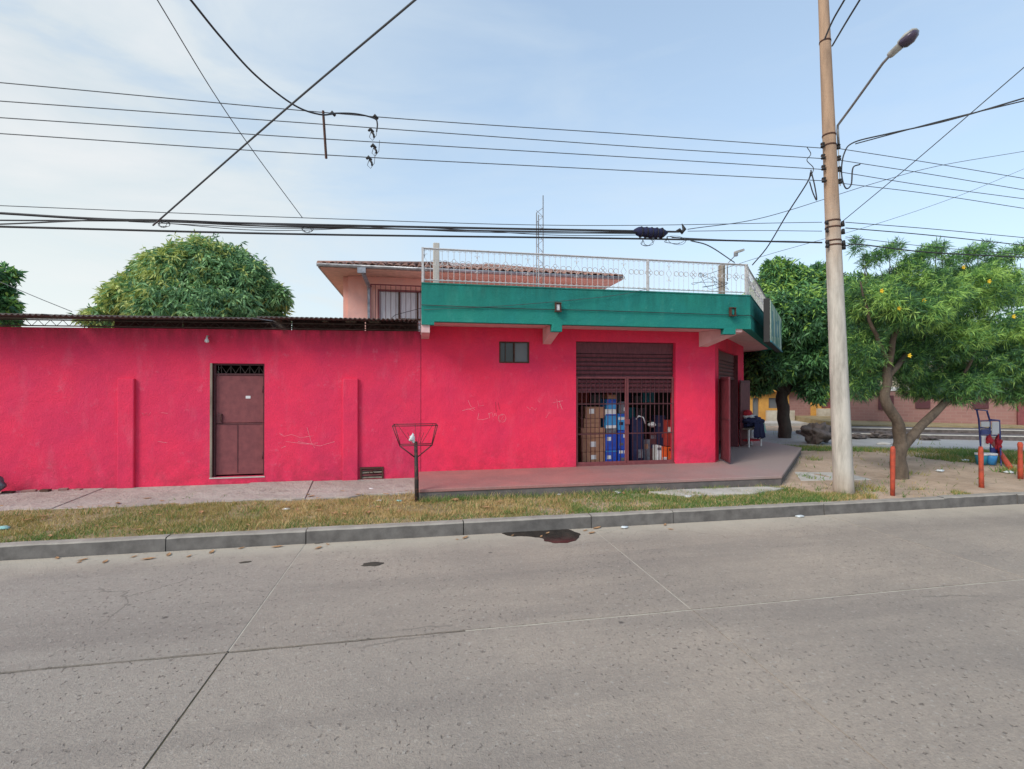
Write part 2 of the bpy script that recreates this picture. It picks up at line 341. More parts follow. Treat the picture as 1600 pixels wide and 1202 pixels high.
def soilmat(name, a, b, c3, sc=1.4):
    m, t, p = newmat(name); p.inputs['Roughness'].default_value = .95; p.inputs['Specular IOR Level'].default_value = .15
    c = mixc(t, rng_(t, tex_noise(t, sc, 7, .62), .38, .62), a, b)
    c = mixc(t, rng_(t, tex_noise(t, 7, 6, .7), .56, .68, 0, .7), c, c3)
    c = mixc(t, rng_(t, tex_noise(t, 50, 3, .6), .6, .7, 0, .5), c, tuple(q * .45 for q in a))
    t.links.new(c, p.inputs['Base Color']); h = math_(t, 'ADD', tex_noise(t, 30, 6, .7), math_(t, 'MULTIPLY', tex_noise(t, 4, 3), 3)); bump(t, p, h, .02); return m
M['dirt'] = soilmat('sandy_soil', (.54, .41, .31), (.40, .30, .22), (.25, .20, .15))
M['verge'] = soilmat('verge_soil', (.36, .28, .17), (.26, .21, .11), (.16, .15, .07), 2.2)
M['pavement'] = soilmat('cement_pavement', (.48, .43, .39), (.39, .345, .31), (.27, .235, .21), 1.1)
M['street2'] = simple('far_street', (.36, .36, .36), .9, (.28, .28, .28), 1.2, 5)
def platmat():
    m, t, p = newmat('red_tinted_cement'); p.inputs['Roughness'].default_value = .7
    g = N_(t, 'ShaderNodeNewGeometry'); s = N_(t, 'ShaderNodeSeparateXYZ'); t.links.new(g.outputs['Position'], s.inputs[0])
    c = mixc(t, rng_(t, tex_noise(t, 1.5, 6, .6), .38, .62), (.40, .17, .155), (.30, .15, .14))
    c = mixc(t, rng_(t, math_(t, 'ADD', s.outputs['X'], math_(t, 'MULTIPLY', tex_noise(t, 1.2, 5, .7), 3.)), 4.4, 8.2, 0, .9), c, (.32, .265, .25))
    c = mixc(t, rng_(t, tex_noise(t, 30, 5, .7), .5, .72, 0, .45), c, (.40, .30, .28))
    t.links.new(c, p.inputs['Base Color']); bump(t, p, tex_noise(t, 60, 4), .004); return m
M['platform'] = platmat()
M['platform_side'] = simple('platform_face', (.17, .15, .145), .9, (.10, .09, .088), 5, 7, bmp=.006)
def brickmat():
    m, t, p = newmat('brick_wall'); p.inputs['Roughness'].default_value = .9
    g = N_(t, 'ShaderNodeTexCoord'); mm = N_(t, 'ShaderNodeMapping'); mm.inputs['Rotation'].default_value = (R(90), 0, 0); t.links.new(g.outputs['Object'], mm.inputs[0])
    b = N_(t, 'ShaderNodeTexBrick'); b.inputs['Scale'].default_value = 1; b.inputs['Brick Width'].default_value = .25; b.inputs['Row Height'].default_value = .12; b.inputs['Mortar Size'].default_value = .012
    b.inputs['Color1'].default_value = (.30, .16, .14, 1); b.inputs['Color2'].default_value = (.26, .135, .12, 1); b.inputs['Mortar'].default_value = (.29, .175, .155, 1)
    t.links.new(mm.outputs[0], b.inputs['Vector']); t.links.new(b.outputs['Color'], p.inputs['Base Color']); return m
M['brick'] = brickmat()

# ------------------------------------------------------------------ wall with holes
def wall_mesh(mb, fr, s0, s1, z0, z1, holes, thick=.15, z1b=None):
    """front face at o=0; z1b: top height at s1 when the top slopes"""
    if z1b is None: z1b = z1
    xs = sorted({s0, s1, *[h[0] for h in holes], *[h[1] for h in holes]})
    zs = sorted({z0, *[h[2] for h in holes], *[h[3] for h in holes]}); n = len(zs)
    idx = {}
    def V(i, j, o):
        k = (i, j, o)
        if k not in idx:
            z = zs[j] if j < n else z1 + (z1b - z1) * (xs[i] - s0) / (s1 - s0)
            idx[k] = len(mb.v); mb.v.append(fr(xs[i], o, z))
        return idx[k]
    def hole(i, j):
        if i < 0 or j < 0 or i >= len(xs) - 1 or j >= n: return True
        a = (xs[i] + xs[i + 1]) / 2; c = (zs[j] + zs[j + 1]) / 2 if j < n - 1 else max(zs[-1] + .01, z1 - .02)
        return any(h[0] < a < h[1] and h[2] < c < h[3] for h in holes)
    def face(f): mb.f.append(f); mb.m.append(0); mb.smooth.append(False)
    for i in range(len(xs) - 1):
        for j in range(n):
            if hole(i, j): continue
            face([V(i, j, 0), V(i + 1, j, 0), V(i + 1, j + 1, 0), V(i, j + 1, 0)]); face([V(i, j, -thick), V(i, j + 1, -thick), V(i + 1, j + 1, -thick), V(i + 1, j, -thick)])
            if hole(i - 1, j): face([V(i, j, 0), V(i, j + 1, 0), V(i, j + 1, -thick), V(i, j, -thick)])
            if hole(i + 1, j): face([V(i + 1, j, 0), V(i + 1, j, -thick), V(i + 1, j + 1, -thick), V(i + 1, j + 1, 0)])
            if hole(i, j - 1): face([V(i, j, 0), V(i, j, -thick), V(i + 1, j, -thick), V(i + 1, j, 0)])
            if hole(i, j + 1): face([V(i, j + 1, 0), V(i + 1, j + 1, 0), V(i + 1, j + 1, -thick), V(i, j + 1, -thick)])
    return mb

YW = 9.05; ZB = .22; ZP = .324; KY = 6.18; YC = 8.33
# ================================================================== GROUND
def sheet(name, x0, x1, y0, y1, nx, ny, zf, mat, kind='structure', mask=None, label=None):
    xs = np.linspace(x0, x1, nx + 1); ys = np.linspace(y0, y1, ny + 1)
    co = np.array([(x, y, zf(x, y)) for y in ys for x in xs]); q = []
    for j in range(ny):
        for i in range(nx):
            if mask and not mask((xs[i] + xs[i + 1]) / 2, (ys[j] + ys[j + 1]) / 2): continue
            a = j * (nx + 1) + i; q.append((a, a + 1, a + nx + 2, a + nx + 1))
    me = fast_mesh(name, co, quads=np.array(q), mats=[mat]); o = bpy.data.objects.new(name, me); COL.objects.link(o)
    me.polygons.foreach_set('use_smooth', [True] * len(q)); ORG[o.name] = Vector((0, 0, 0)); tag(o, label, None, None, kind); return o
sheet('ground', -900, 900, -900, 900, 4, 4, lambda x, y: -.06, M['dirt'])
def soil_z(x, y):
    v = Vector((x * .6, y * .6, 0)); k = min(1, max(0, (y - 6.32) * 2.5))
    z = .150 + k * (noise.noise(v) * .03 + noise.noise(v * 5) * .012)
    if x < 0.2 and y > 6.9: z += .035 * min(1, (y - 6.9) / .8)
    elif x < 1.2 and y > 6.9: z += .035 * (1.2 - x) * min(1, (y - 6.9) / .8)
    return z
sheet('lot_ground', 1.6, 46, 6.30, 42, 180, 150, soil_z, M['dirt'])
sheet('verge', -14, 1.64, 6.30, 8.0, 120, 18, lambda x, y: soil_z(x, y) + .003, M['verge'])
sheet('yard_ground', -20, 1.64, 8.0, 42, 20, 20, lambda x, y: .12, M['dirt'])
# grass ground under the right part of the verge (thin soil patches)
# ---- road: dark joint bed + one slab object per slab
road = MB().box(WORLD, -34, 60, -6.9, KY, -.08, -.010).build('road', M['joint'], kind='structure')
SX = [-1.31 + 3.54 * k for k in range(-9, 17)]
SYS = [(3.769, KY - .004), (.22, 3.743), (-3.30, .20), (-6.85, -3.32)]
rnd = random.Random(3)
proto_slab = {}
for r_, (ya, yb) in enumerate(SYS):
    pr = None
    for k in range(len(SX) - 1):
        if pr is None:
            g = .006; mb = MB(); n = 24
            x0, x1 = SX[k] + g, SX[k + 1] - g
            # slightly ragged slab edges
            rn = random.Random(r_ * 7 + 1); lo = [(x0 + (x1 - x0) * i / n, ya + rn.uniform(-.004, .004)) for i in range(n + 1)]
            hi_ = [(x1 - (x1 - x0) * i / n, yb + (rn.uniform(-.004, .004) if r_ else 0)) for i in range(n + 1)]
            mb.prism(lo + hi_, -.05, 0); pr = mb.build('road_slab', M['road'], road)
        else: clone(pr, (SX[k] - SX[0], 0, rnd.uniform(-.0015, .0015)))
for ob in [o for o in COL.objects if o.name.startswith('road_slab')]: ob.name = 'slab'
# sealed joints: pale dusty filler in most of them
MB().box(WORLD, .35, 40, 3.750, 3.762, -.03, -.002).build('joint_filler', M['filler'], road)
for k, x in enumerate(SX):
    for r_, (ya, yb) in enumerate(SYS[:2]):
        if r_ == 1 and k == 9:
            MB().box(WORLD, x - .0055, x + .0055, ya + .01, yb - .01, -.03, -.007).build('joint_filler', M['verge'], road); continue
        MB().box(WORLD, x - .0055, x + .0055, ya + .01, yb - .01, -.03, -.002 if r_ == 0 else -.003).build('joint_filler', M['filler'] if k % 3 == 0 or r_ == 0 else M['road'], road)
# ---- kerb: stones
kerb = MB().box(WORLD, -34, 60, KY + .03, KY + .11, -.07, .10).build('kerb', M['joint'], kind='structure')
kx = sorted([x for x in SX if x < 50] + [-2.80, -5.9, 3.4, 0.55, 7.9])
for a, b in zip(kx[:-1], kx[1:]):
    dz = rnd.uniform(-.006, .006); dy = rnd.uniform(-.006, .006)
    mb = MB(); a += .006; b -= .006; n = 10; rn = random.Random(int(a * 50))
    for i in range(n):
        pass
    xs = [a + (b - a) * i / n for i in range(n + 1)]
    pf = [(0.0, -.05), (.008 + 0, .142), (.02, .158), (.125, .160), (.125, -.05)]
    base = len(mb.v)
    for x in xs:
        for q, (yy, zz) in enumerate(pf):
            j = rn.uniform(-.004, .004) if 0 < q < 4 else 0
            mb.v.append(Vector((x, KY + yy + dy + j, zz + dz + j * .6)))
    P_ = len(pf)
    for i in range(n):
        for q in range(P_):
            q2 = (q + 1) % P_
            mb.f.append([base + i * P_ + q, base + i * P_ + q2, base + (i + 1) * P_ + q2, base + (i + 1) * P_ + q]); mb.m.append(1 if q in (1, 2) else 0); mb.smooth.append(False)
    for i in (0, n):
        mb.f.append([base + i * P_ + q for q in range(P_)]); mb.m.append(0); mb.smooth.append(False)
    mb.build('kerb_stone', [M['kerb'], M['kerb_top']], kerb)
# ---- cement pavement at the foot of the left wall, in cast pieces
pav = MB().box(WORLD, -14, .0, 7.9, 9.04, .10, .150).build('pavement', M['dirt'], kind='structure')
SK = [0, .1, -.25, .3, -.1, .35, -.15, 0]
px = [-14, -11.2, -8.6, -6.55, -4.9, -3.15, -1.65, -.02]
for i, (a, b) in enumerate(zip(px[:-1], px[1:])):
    rn = random.Random(i + 5); dz = [0, 0, 0, .004, -.004, .012, .0][i]
    fr_ = [(a + .004 + (b - a - .008) * k / 8, 7.74 + .16 * (a + (b - a) * k / 8 > -1.0) + rn.uniform(-.05, .05)) for k in range(9)]
    bk = [(b - .004 + SK[i + 1], YW - .004), (a + .004 + SK[i], YW - .004)]
    zt = [.200 + dz] * 9 + [ZB + dz] * 2
    MB().prism(fr_ + bk, .12, zt).build('pavement_slab', M['pavement'], pav, bevel=.006)
# ---- raised platform round the shop
PC0 = (6.14, 7.50); PC1 = (9.5, 10.9)
pts = [(0.0, 7.50), PC0, PC1, (9.5, 20.0), (4.9, 20.0), (4.9, YW + .4), (0.0, YW + .4)]
plat = MB().prism(pts, .05, ZP - .05).build('platform', M['platform_side'], kind='structure')
def inset(p, d): return p
cap = [(-.0, 7.485), (6.146, 7.485), (9.515, 10.894), (9.515, 20.01), (4.9, 20.01), (4.9, YW + .4), (0.0, YW + .4)]
MB().prism(cap, ZP - .049, ZP).build('platform_top', M['platform'], plat, bevel=.008)
# old flat slabs lying in front of the platform
for pg, z in (([(3.9, 7.0), (5.2, 6.93), (5.95, 7.18), (5.7, 7.36), (4.2, 7.4), (3.6, 7.33)], .185), ([(6.75, 7.75), (8.1, 7.62), (8.2, 8.3), (7.3, 8.55)], .175)):
    MB().prism(pg, .11, z).build('cement_patch', M['concrete_light'], kind='structure', bevel=.01)
# ---- street beyond the lot (runs obliquely), its far raised bank
def G(u, v, z=.16): q = W(u, v, z=z); return (q.x, q.y)
near0, near1 = G(1100, 694), G(1600, 706); far0, far1 = G(1100, 672), G(1600, 688)
def ext(a, b, k): return (a[0] + (b[0] - a[0]) * k, a[1] + (b[1] - a[1]) * k)
MB().prism([ext(near0, near1, -.6), ext(near0, near1, 2.4), ext(far0, far1, 2.4), ext(far0, far1, -.6)], .10, .215).build('cross_street', M['street2'], kind='structure')
bank0, bank1 = G(1262, 685), G(1600, 692)
bd = Vector((bank1[0] - bank0[0], bank1[1] - bank0[1], 0)).normalized(); bn = Vector((-bd.y, bd.x, 0))
if bn.y < 0: bn = -bn
FB = Fr(bank0, bank1)
for k, (o0, z1) in enumerate(((-.0, .36), (-1.2, .455))):
    MB().box(FB, 0 if k == 0 else 1.0, 24, o0 - 1.2 - .004, o0, .05, z1 - .03).build('stepped_bank', M['stone'], kind='structure', bevel=.03)
    MB().box(FB, 0 if k == 0 else 1.0, 24, o0 - .10, o0 + .01, z1 - .029, z1).build('bank_edge', M['concrete_light'], kind='structure')
MB().box(FB, 2.0, 24, -12, -2.41, .05, .475).build('bank_top', M['verge'], kind='structure')

# ================================================================== LEFT BOUNDARY WALL
FW = Fr((0, YW), (1, YW))
XS0 = .04                                   # joint between wall and shop
bw = thing('boundary_wall', (-5, YW, ZB), 'long weathered crimson painted wall with maroon metal door left of the shop', 'wall')
door = (-3.43, -2.59, .335, 2.25)
ventr = (-1.02, -.615, .225, .435)
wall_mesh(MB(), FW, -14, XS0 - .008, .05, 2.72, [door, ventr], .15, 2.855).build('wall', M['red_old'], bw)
for a, b, zt in ((-4.785, -4.544, 1.99), (-1.308, -1.049, 2.0)):
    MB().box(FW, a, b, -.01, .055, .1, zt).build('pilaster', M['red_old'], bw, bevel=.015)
# concrete roughened reveal of the door and the recess behind
MB().box(FW, door[0] - .008, door[0] + .024, -.03, .006, door[2] - .02, door[3]).build('door_reveal', M['wood_grey'], bw)
MB().box(FW, door[0] - .012, door[1] + .01, -.14, .010, door[2] - .022, door[2] - .001).build('door_sill', M['concrete_light'], bw)
fr = MB(); a, b, z0, z1 = door
for q in ((a + .03, a + .06, z0, z1), (b - .03, b - .002, z0, z1)): fr.box(FW, q[0], q[1], -.11, -.05, q[2], q[3] - .002)
fr.box(FW, a + .06, b - .03, -.11, -.05, z1 - .03, z1 - .004); fr.box(FW, a + .06, b - .03, -.11, -.05, 2.055, 2.08)
dr = fr.build('door', M['maroon_dark'], bw)
MB().box(FW, a + .064, b - .036, -.09, -.068, z0 + .03, 1.235).build('door_panel', M['maroon'], dr, bevel=.004)
MB().box(FW, a + .064, b - .036, -.09, -.066, 1.243, 2.05).build('door_panel', M['maroon'], dr, bevel=.004)
MB().box(FW, -3.035, -3.027, -.07, -.060, z0 + .06, 1.2).build('door_seam', M['maroon_dark'], dr)
MB().box(FW, a + .07, b - .05, -.068, -.060, 1.215, 1.228).build('door_seam', M['maroon_dark'], dr)
MB().box(FW, a + .085, a + .16, -.07, -.045, 1.24, 1.40).build('lock_plate', M['maroon_dark'], dr, bevel=.004)
MB().tube([FW(a + .15, -.04, 1.27), FW(a + .15, -.02, 1.30), FW(a + .15, -.02, 1.36), FW(a + .15, -.04, 1.39)], .006).build('handle', M['rust'], dr)
MB().box(FW, -2.905, -2.83, -.066, -.062, 1.655, 1.70).build('notice', M['tape'], dr)
for zz in (.62, 1.75): MB().tube([FW(b - .04, -.055, zz), FW(b - .04, -.055, zz + .12)], .012).build('hinge', M['maroon_dark'], dr)
g = MB(); n = 5; wv = (b - a - .1) / n
for i in range(n):
    xa = a + .065 + i * wv
    g.tube([FW(xa, -.08, 2.085), FW(xa + wv / 2, -.08, 2.21), FW(xa + wv, -.08, 2.085)], .006, 4); g.tube([FW(xa + wv / 2, -.08, 2.085), FW(xa + wv / 2, -.08, 2.22)], .005, 4)
g.build('transom_grille', M['truss'], dr)
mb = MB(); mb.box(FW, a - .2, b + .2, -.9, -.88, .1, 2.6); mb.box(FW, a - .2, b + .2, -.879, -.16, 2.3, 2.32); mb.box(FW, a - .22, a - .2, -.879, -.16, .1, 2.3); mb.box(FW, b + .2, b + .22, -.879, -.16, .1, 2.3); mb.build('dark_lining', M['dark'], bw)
# scratches and graffiti on paint (thin raised chalk strokes)
def strokes(fr_, lists, parent, mat, r=.0035, o=.002):
    for L in lists: MB().tube([fr_(fr_.s_at(u), o, fr_.z_at(u, v)) for u, v in L], r, 4).build('scratch', mat, parent)
M['chalk'] = simple('scratched_plaster', (.78, .46, .50), .9, (.80, .24, .30), 9, 5, lo=.4, hi=.62)
c2 = lambda L: [(480 + x * .2663, 360 + y * .2663) for x, y in L]
strokes(FW, [[(437, 677), (444, 682), (456, 679), (470, 684), (490, 681)], [(447, 690), (480, 694), (497, 692)], [(222, 645), (225, 650), (229, 645), (232, 650), (236, 644)],
             [(252, 645), (262, 646)], [(480, 668), (486, 690), (492, 700)], [(440, 700), (447, 697)], [(466, 690), (500, 697), (523, 690)], [(247, 690), (262, 692)], [(196, 688), (204, 684)], [(189, 745), (198, 738)]], bw, M['chalk'], .002, .002)
# broken foot of the wall at far left
for i, (x, y, s_) in enumerate(((-5.95, 8.93, .09), (-5.72, 8.92, .07), (-5.5, 8.95, .06), (-6.2, 8.90, .08), (-5.3, 8.96, .05))):
    rn = random.Random(i); mb = MB().box(Fr((x, y), (x + 1, y + rn.uniform(-.3, .3))), -s_, s_, -.03, .04, .205, .205 + .035 + rn.uniform(0, .02))
    mb.build('brick_fragment', M['rust'] if i % 2 else M['brick'], label=('second from the left, dark', 'middle, flattened', 'second from the right, dark', 'leftmost, nearest the dumped bag,', 'rightmost, smallest')[i] + ' brick fragment at the left wall foot', cat='brick', group='brick fragments at the wall foot', bevel=.008)
def blob(name, c, r, mat, seed, sub=2, amp=.25, sq=(1, 1, 1), parent=None, **kw):
    bm = bmesh.new(); bmesh.ops.create_icosphere(bm, subdivisions=sub, radius=1)
    for v in bm.verts:
        k = 1 + amp * noise.noise(v.co * 1.7 + Vector((seed * 3.1, seed, 0))) + amp * .5 * noise.noise(v.co * 4.5 + Vector((seed, 0, seed)))
        v.co = Vector((v.co.x * sq[0], v.co.y * sq[1], v.co.z * sq[2])) * k * r
    mz = min(v.co.z for v in bm.verts)
    me = bpy.data.meshes.new(name); bm.to_mesh(me); bm.free(); me.materials.append(mat); me.polygons.foreach_set('use_smooth', [True] * len(me.polygons))
    o = bpy.data.objects.new(name, me); COL.objects.link(o); p_ = Vector(c) - Vector((0, 0, mz)); ORG[o.name] = p_
    if parent is not None: o.parent = parent; o.location = p_ - ORG[parent.name]
    else: o.location = p_
    return tag(o, **kw)
blob('garbage_bag', (-6.33, 8.82, .21), .13, M['greypack'], 4, 3, .45, (1, .7, 1), label='crumpled dark plastic bag dumped at the wall foot in the far left corner', cat='bag')
# street-level vent box
vb = thing('drain_hatch', (-.82, YW, .23), 'small rusty louvred hatch at the foot of the red wall beside the pilaster', 'hatch')
mb = MB(); a, b, z0, z1 = ventr
for q in ((a + .004, a + .03, z0 + .002, z1 - .004), (b - .03, b - .004, z0 + .002, z1 - .004)): mb.box(FW, q[0], q[1], -.05, .02, q[2], q[3])
mb.box(FW, a + .03, b - .03, -.05, .02, z1 - .03, z1 - .004); mb.build('frame', M['rust'], vb)
for k in range(4):
    z = z0 + .012 + k * .044
    MB().loft([FW(a + .031, .01, z), FW(b - .031, .01, z + .004 * k), FW(b - .031, -.03, z + .03), FW(a + .031, -.03, z + .03)], [FW(a + .031, .012, z + .004), FW(b - .031, .012, z + .004 + .004 * k), FW(b - .031, -.028, z + .034), FW(a + .031, -.028, z + .034)]).build('louvre', M['maroon'] if k % 2 else M['wood_grey'], vb)
MB().box(FW, a, b, -.14, -.12, z0, z1).build('backing', M['dark'], vb)
MB().tube([FW(-.86, .03, .33), FW(-.84, .05, .36), FW(-.80, .05, .36), FW(-.78, .03, .33)], .008).build('handle', M['rust'], vb)
# bulb lamp on wall
bl = thing('bulb_lamp', (W(326, 530, Y=YW).x, YW, 2.62), 'bare bulb in a small holder high on the red wall above the metal door', 'lamp')
bx = bl.location.x
MB().tube([(bx, YW + .002, 2.70), (bx, YW - .06, 2.70), (bx, YW - .075, 2.67)], .012).build('holder', M['concrete_light'], bl)
mb = MB(); mb.tube([(bx, YW - .075, 2.675), (bx, YW - .075, 2.655), (bx, YW - .075, 2.63), (bx, YW - .075, 2.60), (bx, YW - .075, 2.585)], [.014, .016, .032, .034, .01], 10); mb.build('bulb', M['white'], bl)

MB().box(FW, XS0 - .03, XS0 + .02, -.04, -.012, .25, 2.8).build('joint', M['maroon_dark'], bw)
# --- lattice joist and corrugated sheet on top of the wall
def wt(x): return 2.72 + (2.855 - 2.72) * (x + 14) / 14.03
rf = thing('sheet_roof', (-5, YW, 2.86), 'rusty corrugated sheet roof edge on a steel lattice joist above the red wall', 'roof')
mb = MB(); yj = YW - .02
for (z, r) in ((.022, .010), (.115, .010)):
    mb.tube([(-13.9, yj, wt(-13.9) + z), (XS0 - .02, yj, wt(0) + z)], r, 4)
x = -13.9; k = 0; zig = []
while x < -.05:
    zig.append(Vector((x, yj, wt(x) + (.022 if k % 2 else .115)))); x += .085; k += 1
for p0, p1 in zip(zig[:-1], zig[1:]): mb.tube([p0, p1], .005, 4, cap=False)
mb.build('lattice_joist', M['truss'], rf)
for (xa, xb, ya, yb, dz) in ((-13.9, -9.3, 8.54, 10.3, 0), (-9.25, -5.5, 8.52, 10.35, .006), (-5.45, -2.6, 8.54, 10.3, .0), (-2.56, -.02, 8.52, 10.3, .008)):
    nx = int((xb - xa) / .019); V_ = []; Fs = []
    for i in range(nx + 1):
        x = xa + (xb - xa) * i / nx; h = .014 * math.sin(x / .076 * 2 * math.pi)
        for (y, zz) in ((ya, .128), ((ya + yb) / 2, .21), (yb, .31)):
            V_.append((x, y, wt(x) + zz + h + dz))
    for i in range(nx):
        for j in range(2): Fs.append((i * 3 + j, i * 3 + 3 + j, i * 3 + 4 + j, i * 3 + 1 + j))
    mb = MB(); mb.add(V_, Fs, 0, True); o = mb.build('roof_sheet', M['zinc'], rf); s_ = o.modifiers.new('t', 'SOLIDIFY'); s_.thickness = .012
# dark boards closing the gap behind the joist on the right, and bits on the roof
for k, (xa, xb) in enumerate(((-5.15, -4.1), (-4.08, -2.3), (-2.28, -1.0), (-.98, -.03))):
    MB().box(WORLD, xa, xb, 9.6, 9.63, 2.75, wt(xa) + .245).build('closing_board', M['zinc'], rf)
for k, (u, ww) in enumerate(((508, 4), (585, 9), (548, 8), (120, 6), (435, 5))):
    q = W(u, 500, Y=9.3); hh = .05
    mb = MB(); mb.box(WORLD, q.x - ww * .011, q.x + ww * .011, 9.25, 9.4, wt(q.x) + .175, wt(q.x) + .175 + hh)
    mb.build('roof_debris', M['wood_grey'], label='scrap of wood lying on the corrugated sheet roof', cat='scrap', group='scraps on the sheet roof', bevel=.01)

# ================================================================== SHOP
shop = thing('shop_building', (3, YW, ZP), 'bright crimson corner shop with green balcony band and maroon roller shutter', 'building')
SH = (2.96, 5.03, ZP, 2.73); WN = (1.468, 2.04, 2.30, 2.70); ZS = 2.96; ZT = 3.572
C0 = (5.90, YW); C1 = (8.75, 12.1); FC = Fr(C0, C1)
wall_mesh(MB(), FW, XS0, C0[0], ZP + .001, ZS - .002, [SH, WN], .2).build('wall', M['red'], shop)
cdo = (FC.s_at(1122.5), FC.s_at(1152.5), ZP + .001, 2.66)
wall_mesh(MB(), FC, .0, FC.len, ZP + .001, ZS - .002, [cdo], .2).build('wall', M['red'], shop)
FS = Fr(C1, (8.75, 19.5))
wall_mesh(MB(), FS, .0, 7.4, ZP + .001, ZS - .002, [], .2).build('wall', M['red'], shop)
# lining of the room
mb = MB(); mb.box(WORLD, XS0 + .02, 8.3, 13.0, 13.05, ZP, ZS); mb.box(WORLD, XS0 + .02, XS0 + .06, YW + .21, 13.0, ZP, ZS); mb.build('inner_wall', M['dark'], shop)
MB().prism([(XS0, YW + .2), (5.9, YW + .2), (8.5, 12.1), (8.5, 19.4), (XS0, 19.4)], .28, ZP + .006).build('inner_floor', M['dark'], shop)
# canopy / balcony slab and green parapet
K0 = (XS0, YC); K1 = (6.17, YC); K2 = (10.1, 12.6); K3 = (10.9, 15.2); K4 = (11.3, 19.5)
outer = [K0, K1, K2, K3, K4]; ins = .14
FK = [Fr(outer[i], outer[i + 1]) for i in range(4)]
def offs(d):
    res = []
    for i, p in enumerate(outer):
        if i == 0: q = FK[0](0, -d, 0)
        elif i == 4: q = FK[3](FK[3].len, -d, 0)
        else:
            n1, n2 = FK[i - 1].n, FK[i].n; b_ = (n1 + n2).normalized(); q = Vector((p[0], p[1], 0)) - b_ * d / b_.dot(n1)
        res.append((q.x, q.y))
    return res
inn = offs(ins)
MB().prism(inn + [(XS0, 19.5)], ZS, ZS + .12).build('balcony_slab', M['mauve'], shop)
mb = MB()
for i in range(4):
    mb.prism([outer[i], outer[i + 1], inn[i + 1], inn[i]], ZS - .012, ZT)
bm_par = mb.build('parapet', M['green'], shop)
# lower fascia groove line of the parapet: shallow proud lower band
o3 = offs(-.012)
mb = MB()
for i in range(3): mb.prism([o3[i], o3[i + 1], outer[i + 1], outer[i]], ZS - .014, ZS + .17)
mb.build('fascia', M['green'], shop)
o4 = offs(-.01); i4 = offs(ins + .01)
mb = MB()
for i in range(3): mb.prism([o4[i], o4[i + 1], i4[i + 1], i4[i]], ZT + .001, ZT + .022)
mb.build('coping', M['green'], shop)
# corbels
def corbel(fr_, s, w_, out, drop, tip, mat=None):
    A = [fr_(s, -.0, ZS - .001), fr_(s, out, ZS - .001), fr_(s, out, ZS - tip), fr_(s, 0, ZS - drop)]
    B = [q + fr_.d * w_ for q in A]; return MB().loft(A, B).build('corbel', mat or M['mauve'], shop, bevel=.006)
corbel(FW, XS0 + .0, .14, .70, .24, .20)
corbel(FW, FW.s_at(848, 0), .16, .70, .30, .10)
s2 = FW.s_at(1092, 0)
A = [FW(s2, 0, ZS - .001), FW(s2 + .28, .70, ZS - .001), FW(s2 + .28, .70, ZS - .07), FW(s2, 0, ZS - .30)]
MB().loft(A, [q + Vector((.20, 0, 0)) for q in A]).build('corbel', M['mauve'], shop, bevel=.006)
# green beam ends hanging under the band
for u0, u1, zb in ((862, 878, .14), (1131, 1149, .12)):
    f_ = Fr(K0, K1); a = f_.s_at(u0); b = f_.s_at(u1)
    MB().box(f_, a, b, -.10, .018, ZS - zb, ZS - .013).build('beam_end', M['green'], shop, bevel=.006)
f0 = Fr(K0, K1)
MB().box(f0, 0, .21, -.10, .016, ZS - .07, ZS - .013).build('beam_end', M['green'], shop)
# groove cable along the band
mb = MB(); mb.tube([f0(.0, .02, 3.215), f0(1.8, .022, 3.20), f0(3, .022, 3.21), f0(5.9, .022, 3.20), f0(f0.len, .024, 3.205), FK[1](.5, .02, 3.20), FK[1](4.0, .02, 3.19)], .006, 5)
mb.build('band_cable', M['cable'], shop)
def circ(x, y, r_, n=12): return [(x + r_ * math.cos(6.283 * k / n), y + r_ * 1.15 * math.sin(6.283 * k / n)) for k in range(n + 2)]
strokes(FW, [c2(q) for q in ([(910, 1058), (950, 1048), (978, 1062)], [(945, 998), (958, 1030), (985, 1055)], [(950, 1050), (985, 1040)], [(1000, 1000), (1006, 1032), (1036, 1026)], [(1008, 1072), (1000, 1108), (1030, 1112), (1062, 1102)],
    [(1066, 1072), (1070, 1102)], [(1062, 1078), (1084, 1068), (1092, 1096)], [(1098, 1074), (1102, 1090)], [(1106, 1072), (1110, 1090)], [(1124, 1084), (1120, 1112), (1132, 1128)], circ(1145, 1102, 21), [(1132, 1090), (1146, 1080), (1150, 1094), (1134, 1116), (1160, 1112)],
    [(1288, 1034), (1310, 1055), (1316, 1038), (1338, 1056), (1346, 1042)], [(1356, 1000), (1366, 1012)], [(1465, 990), (1470, 1046), (1484, 1020), (1492, 1048)], [(1440, 1012), (1500, 1000)], [(1420, 1070), (1400, 1100)], [(1478, 1000), (1498, 1052)])], shop, M['chalk'], .0022, .002)
strokes(FW, [c2(q) for q in ([(1104, 1008), (1110, 1068)], [(1120, 1012), (1130, 1052)])], shop, M['maroon_dark'], .002, .002)
# ---- lamps on the band
def bandlamp(u, v, label, lit):
    s = f0.s_at(u); z = f0.z_at(u, v)
    L = thing('wall_lantern', f0(s, 0, z - .09), label, 'lamp', 'lanterns on the green band')
    MB().box(f0, s - .03, s + .03, 0.002, .05, z - .07, z + .09).build('bracket', M['rust'], L, bevel=.005)
    mb = MB(); 
    for dx in (-.05, .038): mb.box(f0, s + dx, s + dx + .012, .05, .11, z - .07, z + .06)
    mb.box(f0, s - .055, s + .055, .045, .115, z + .06, z + .075); mb.box(f0, s - .055, s + .055, .045, .115, z - .085, z - .07); mb.build('cage', M['rust'], L)
    MB().box(f0, s - .03, s + .032, .06, .09, z - .06, z + .05).build('lamp_glass', M['tape'] if lit else M['green'], L, bevel=.01)
bandlamp(870, 481, 'small caged lantern with a pale lamp on the green band above the small window side', True)
bandlamp(1141, 488, 'small dark lantern on the green band near the corner of the balcony', False)
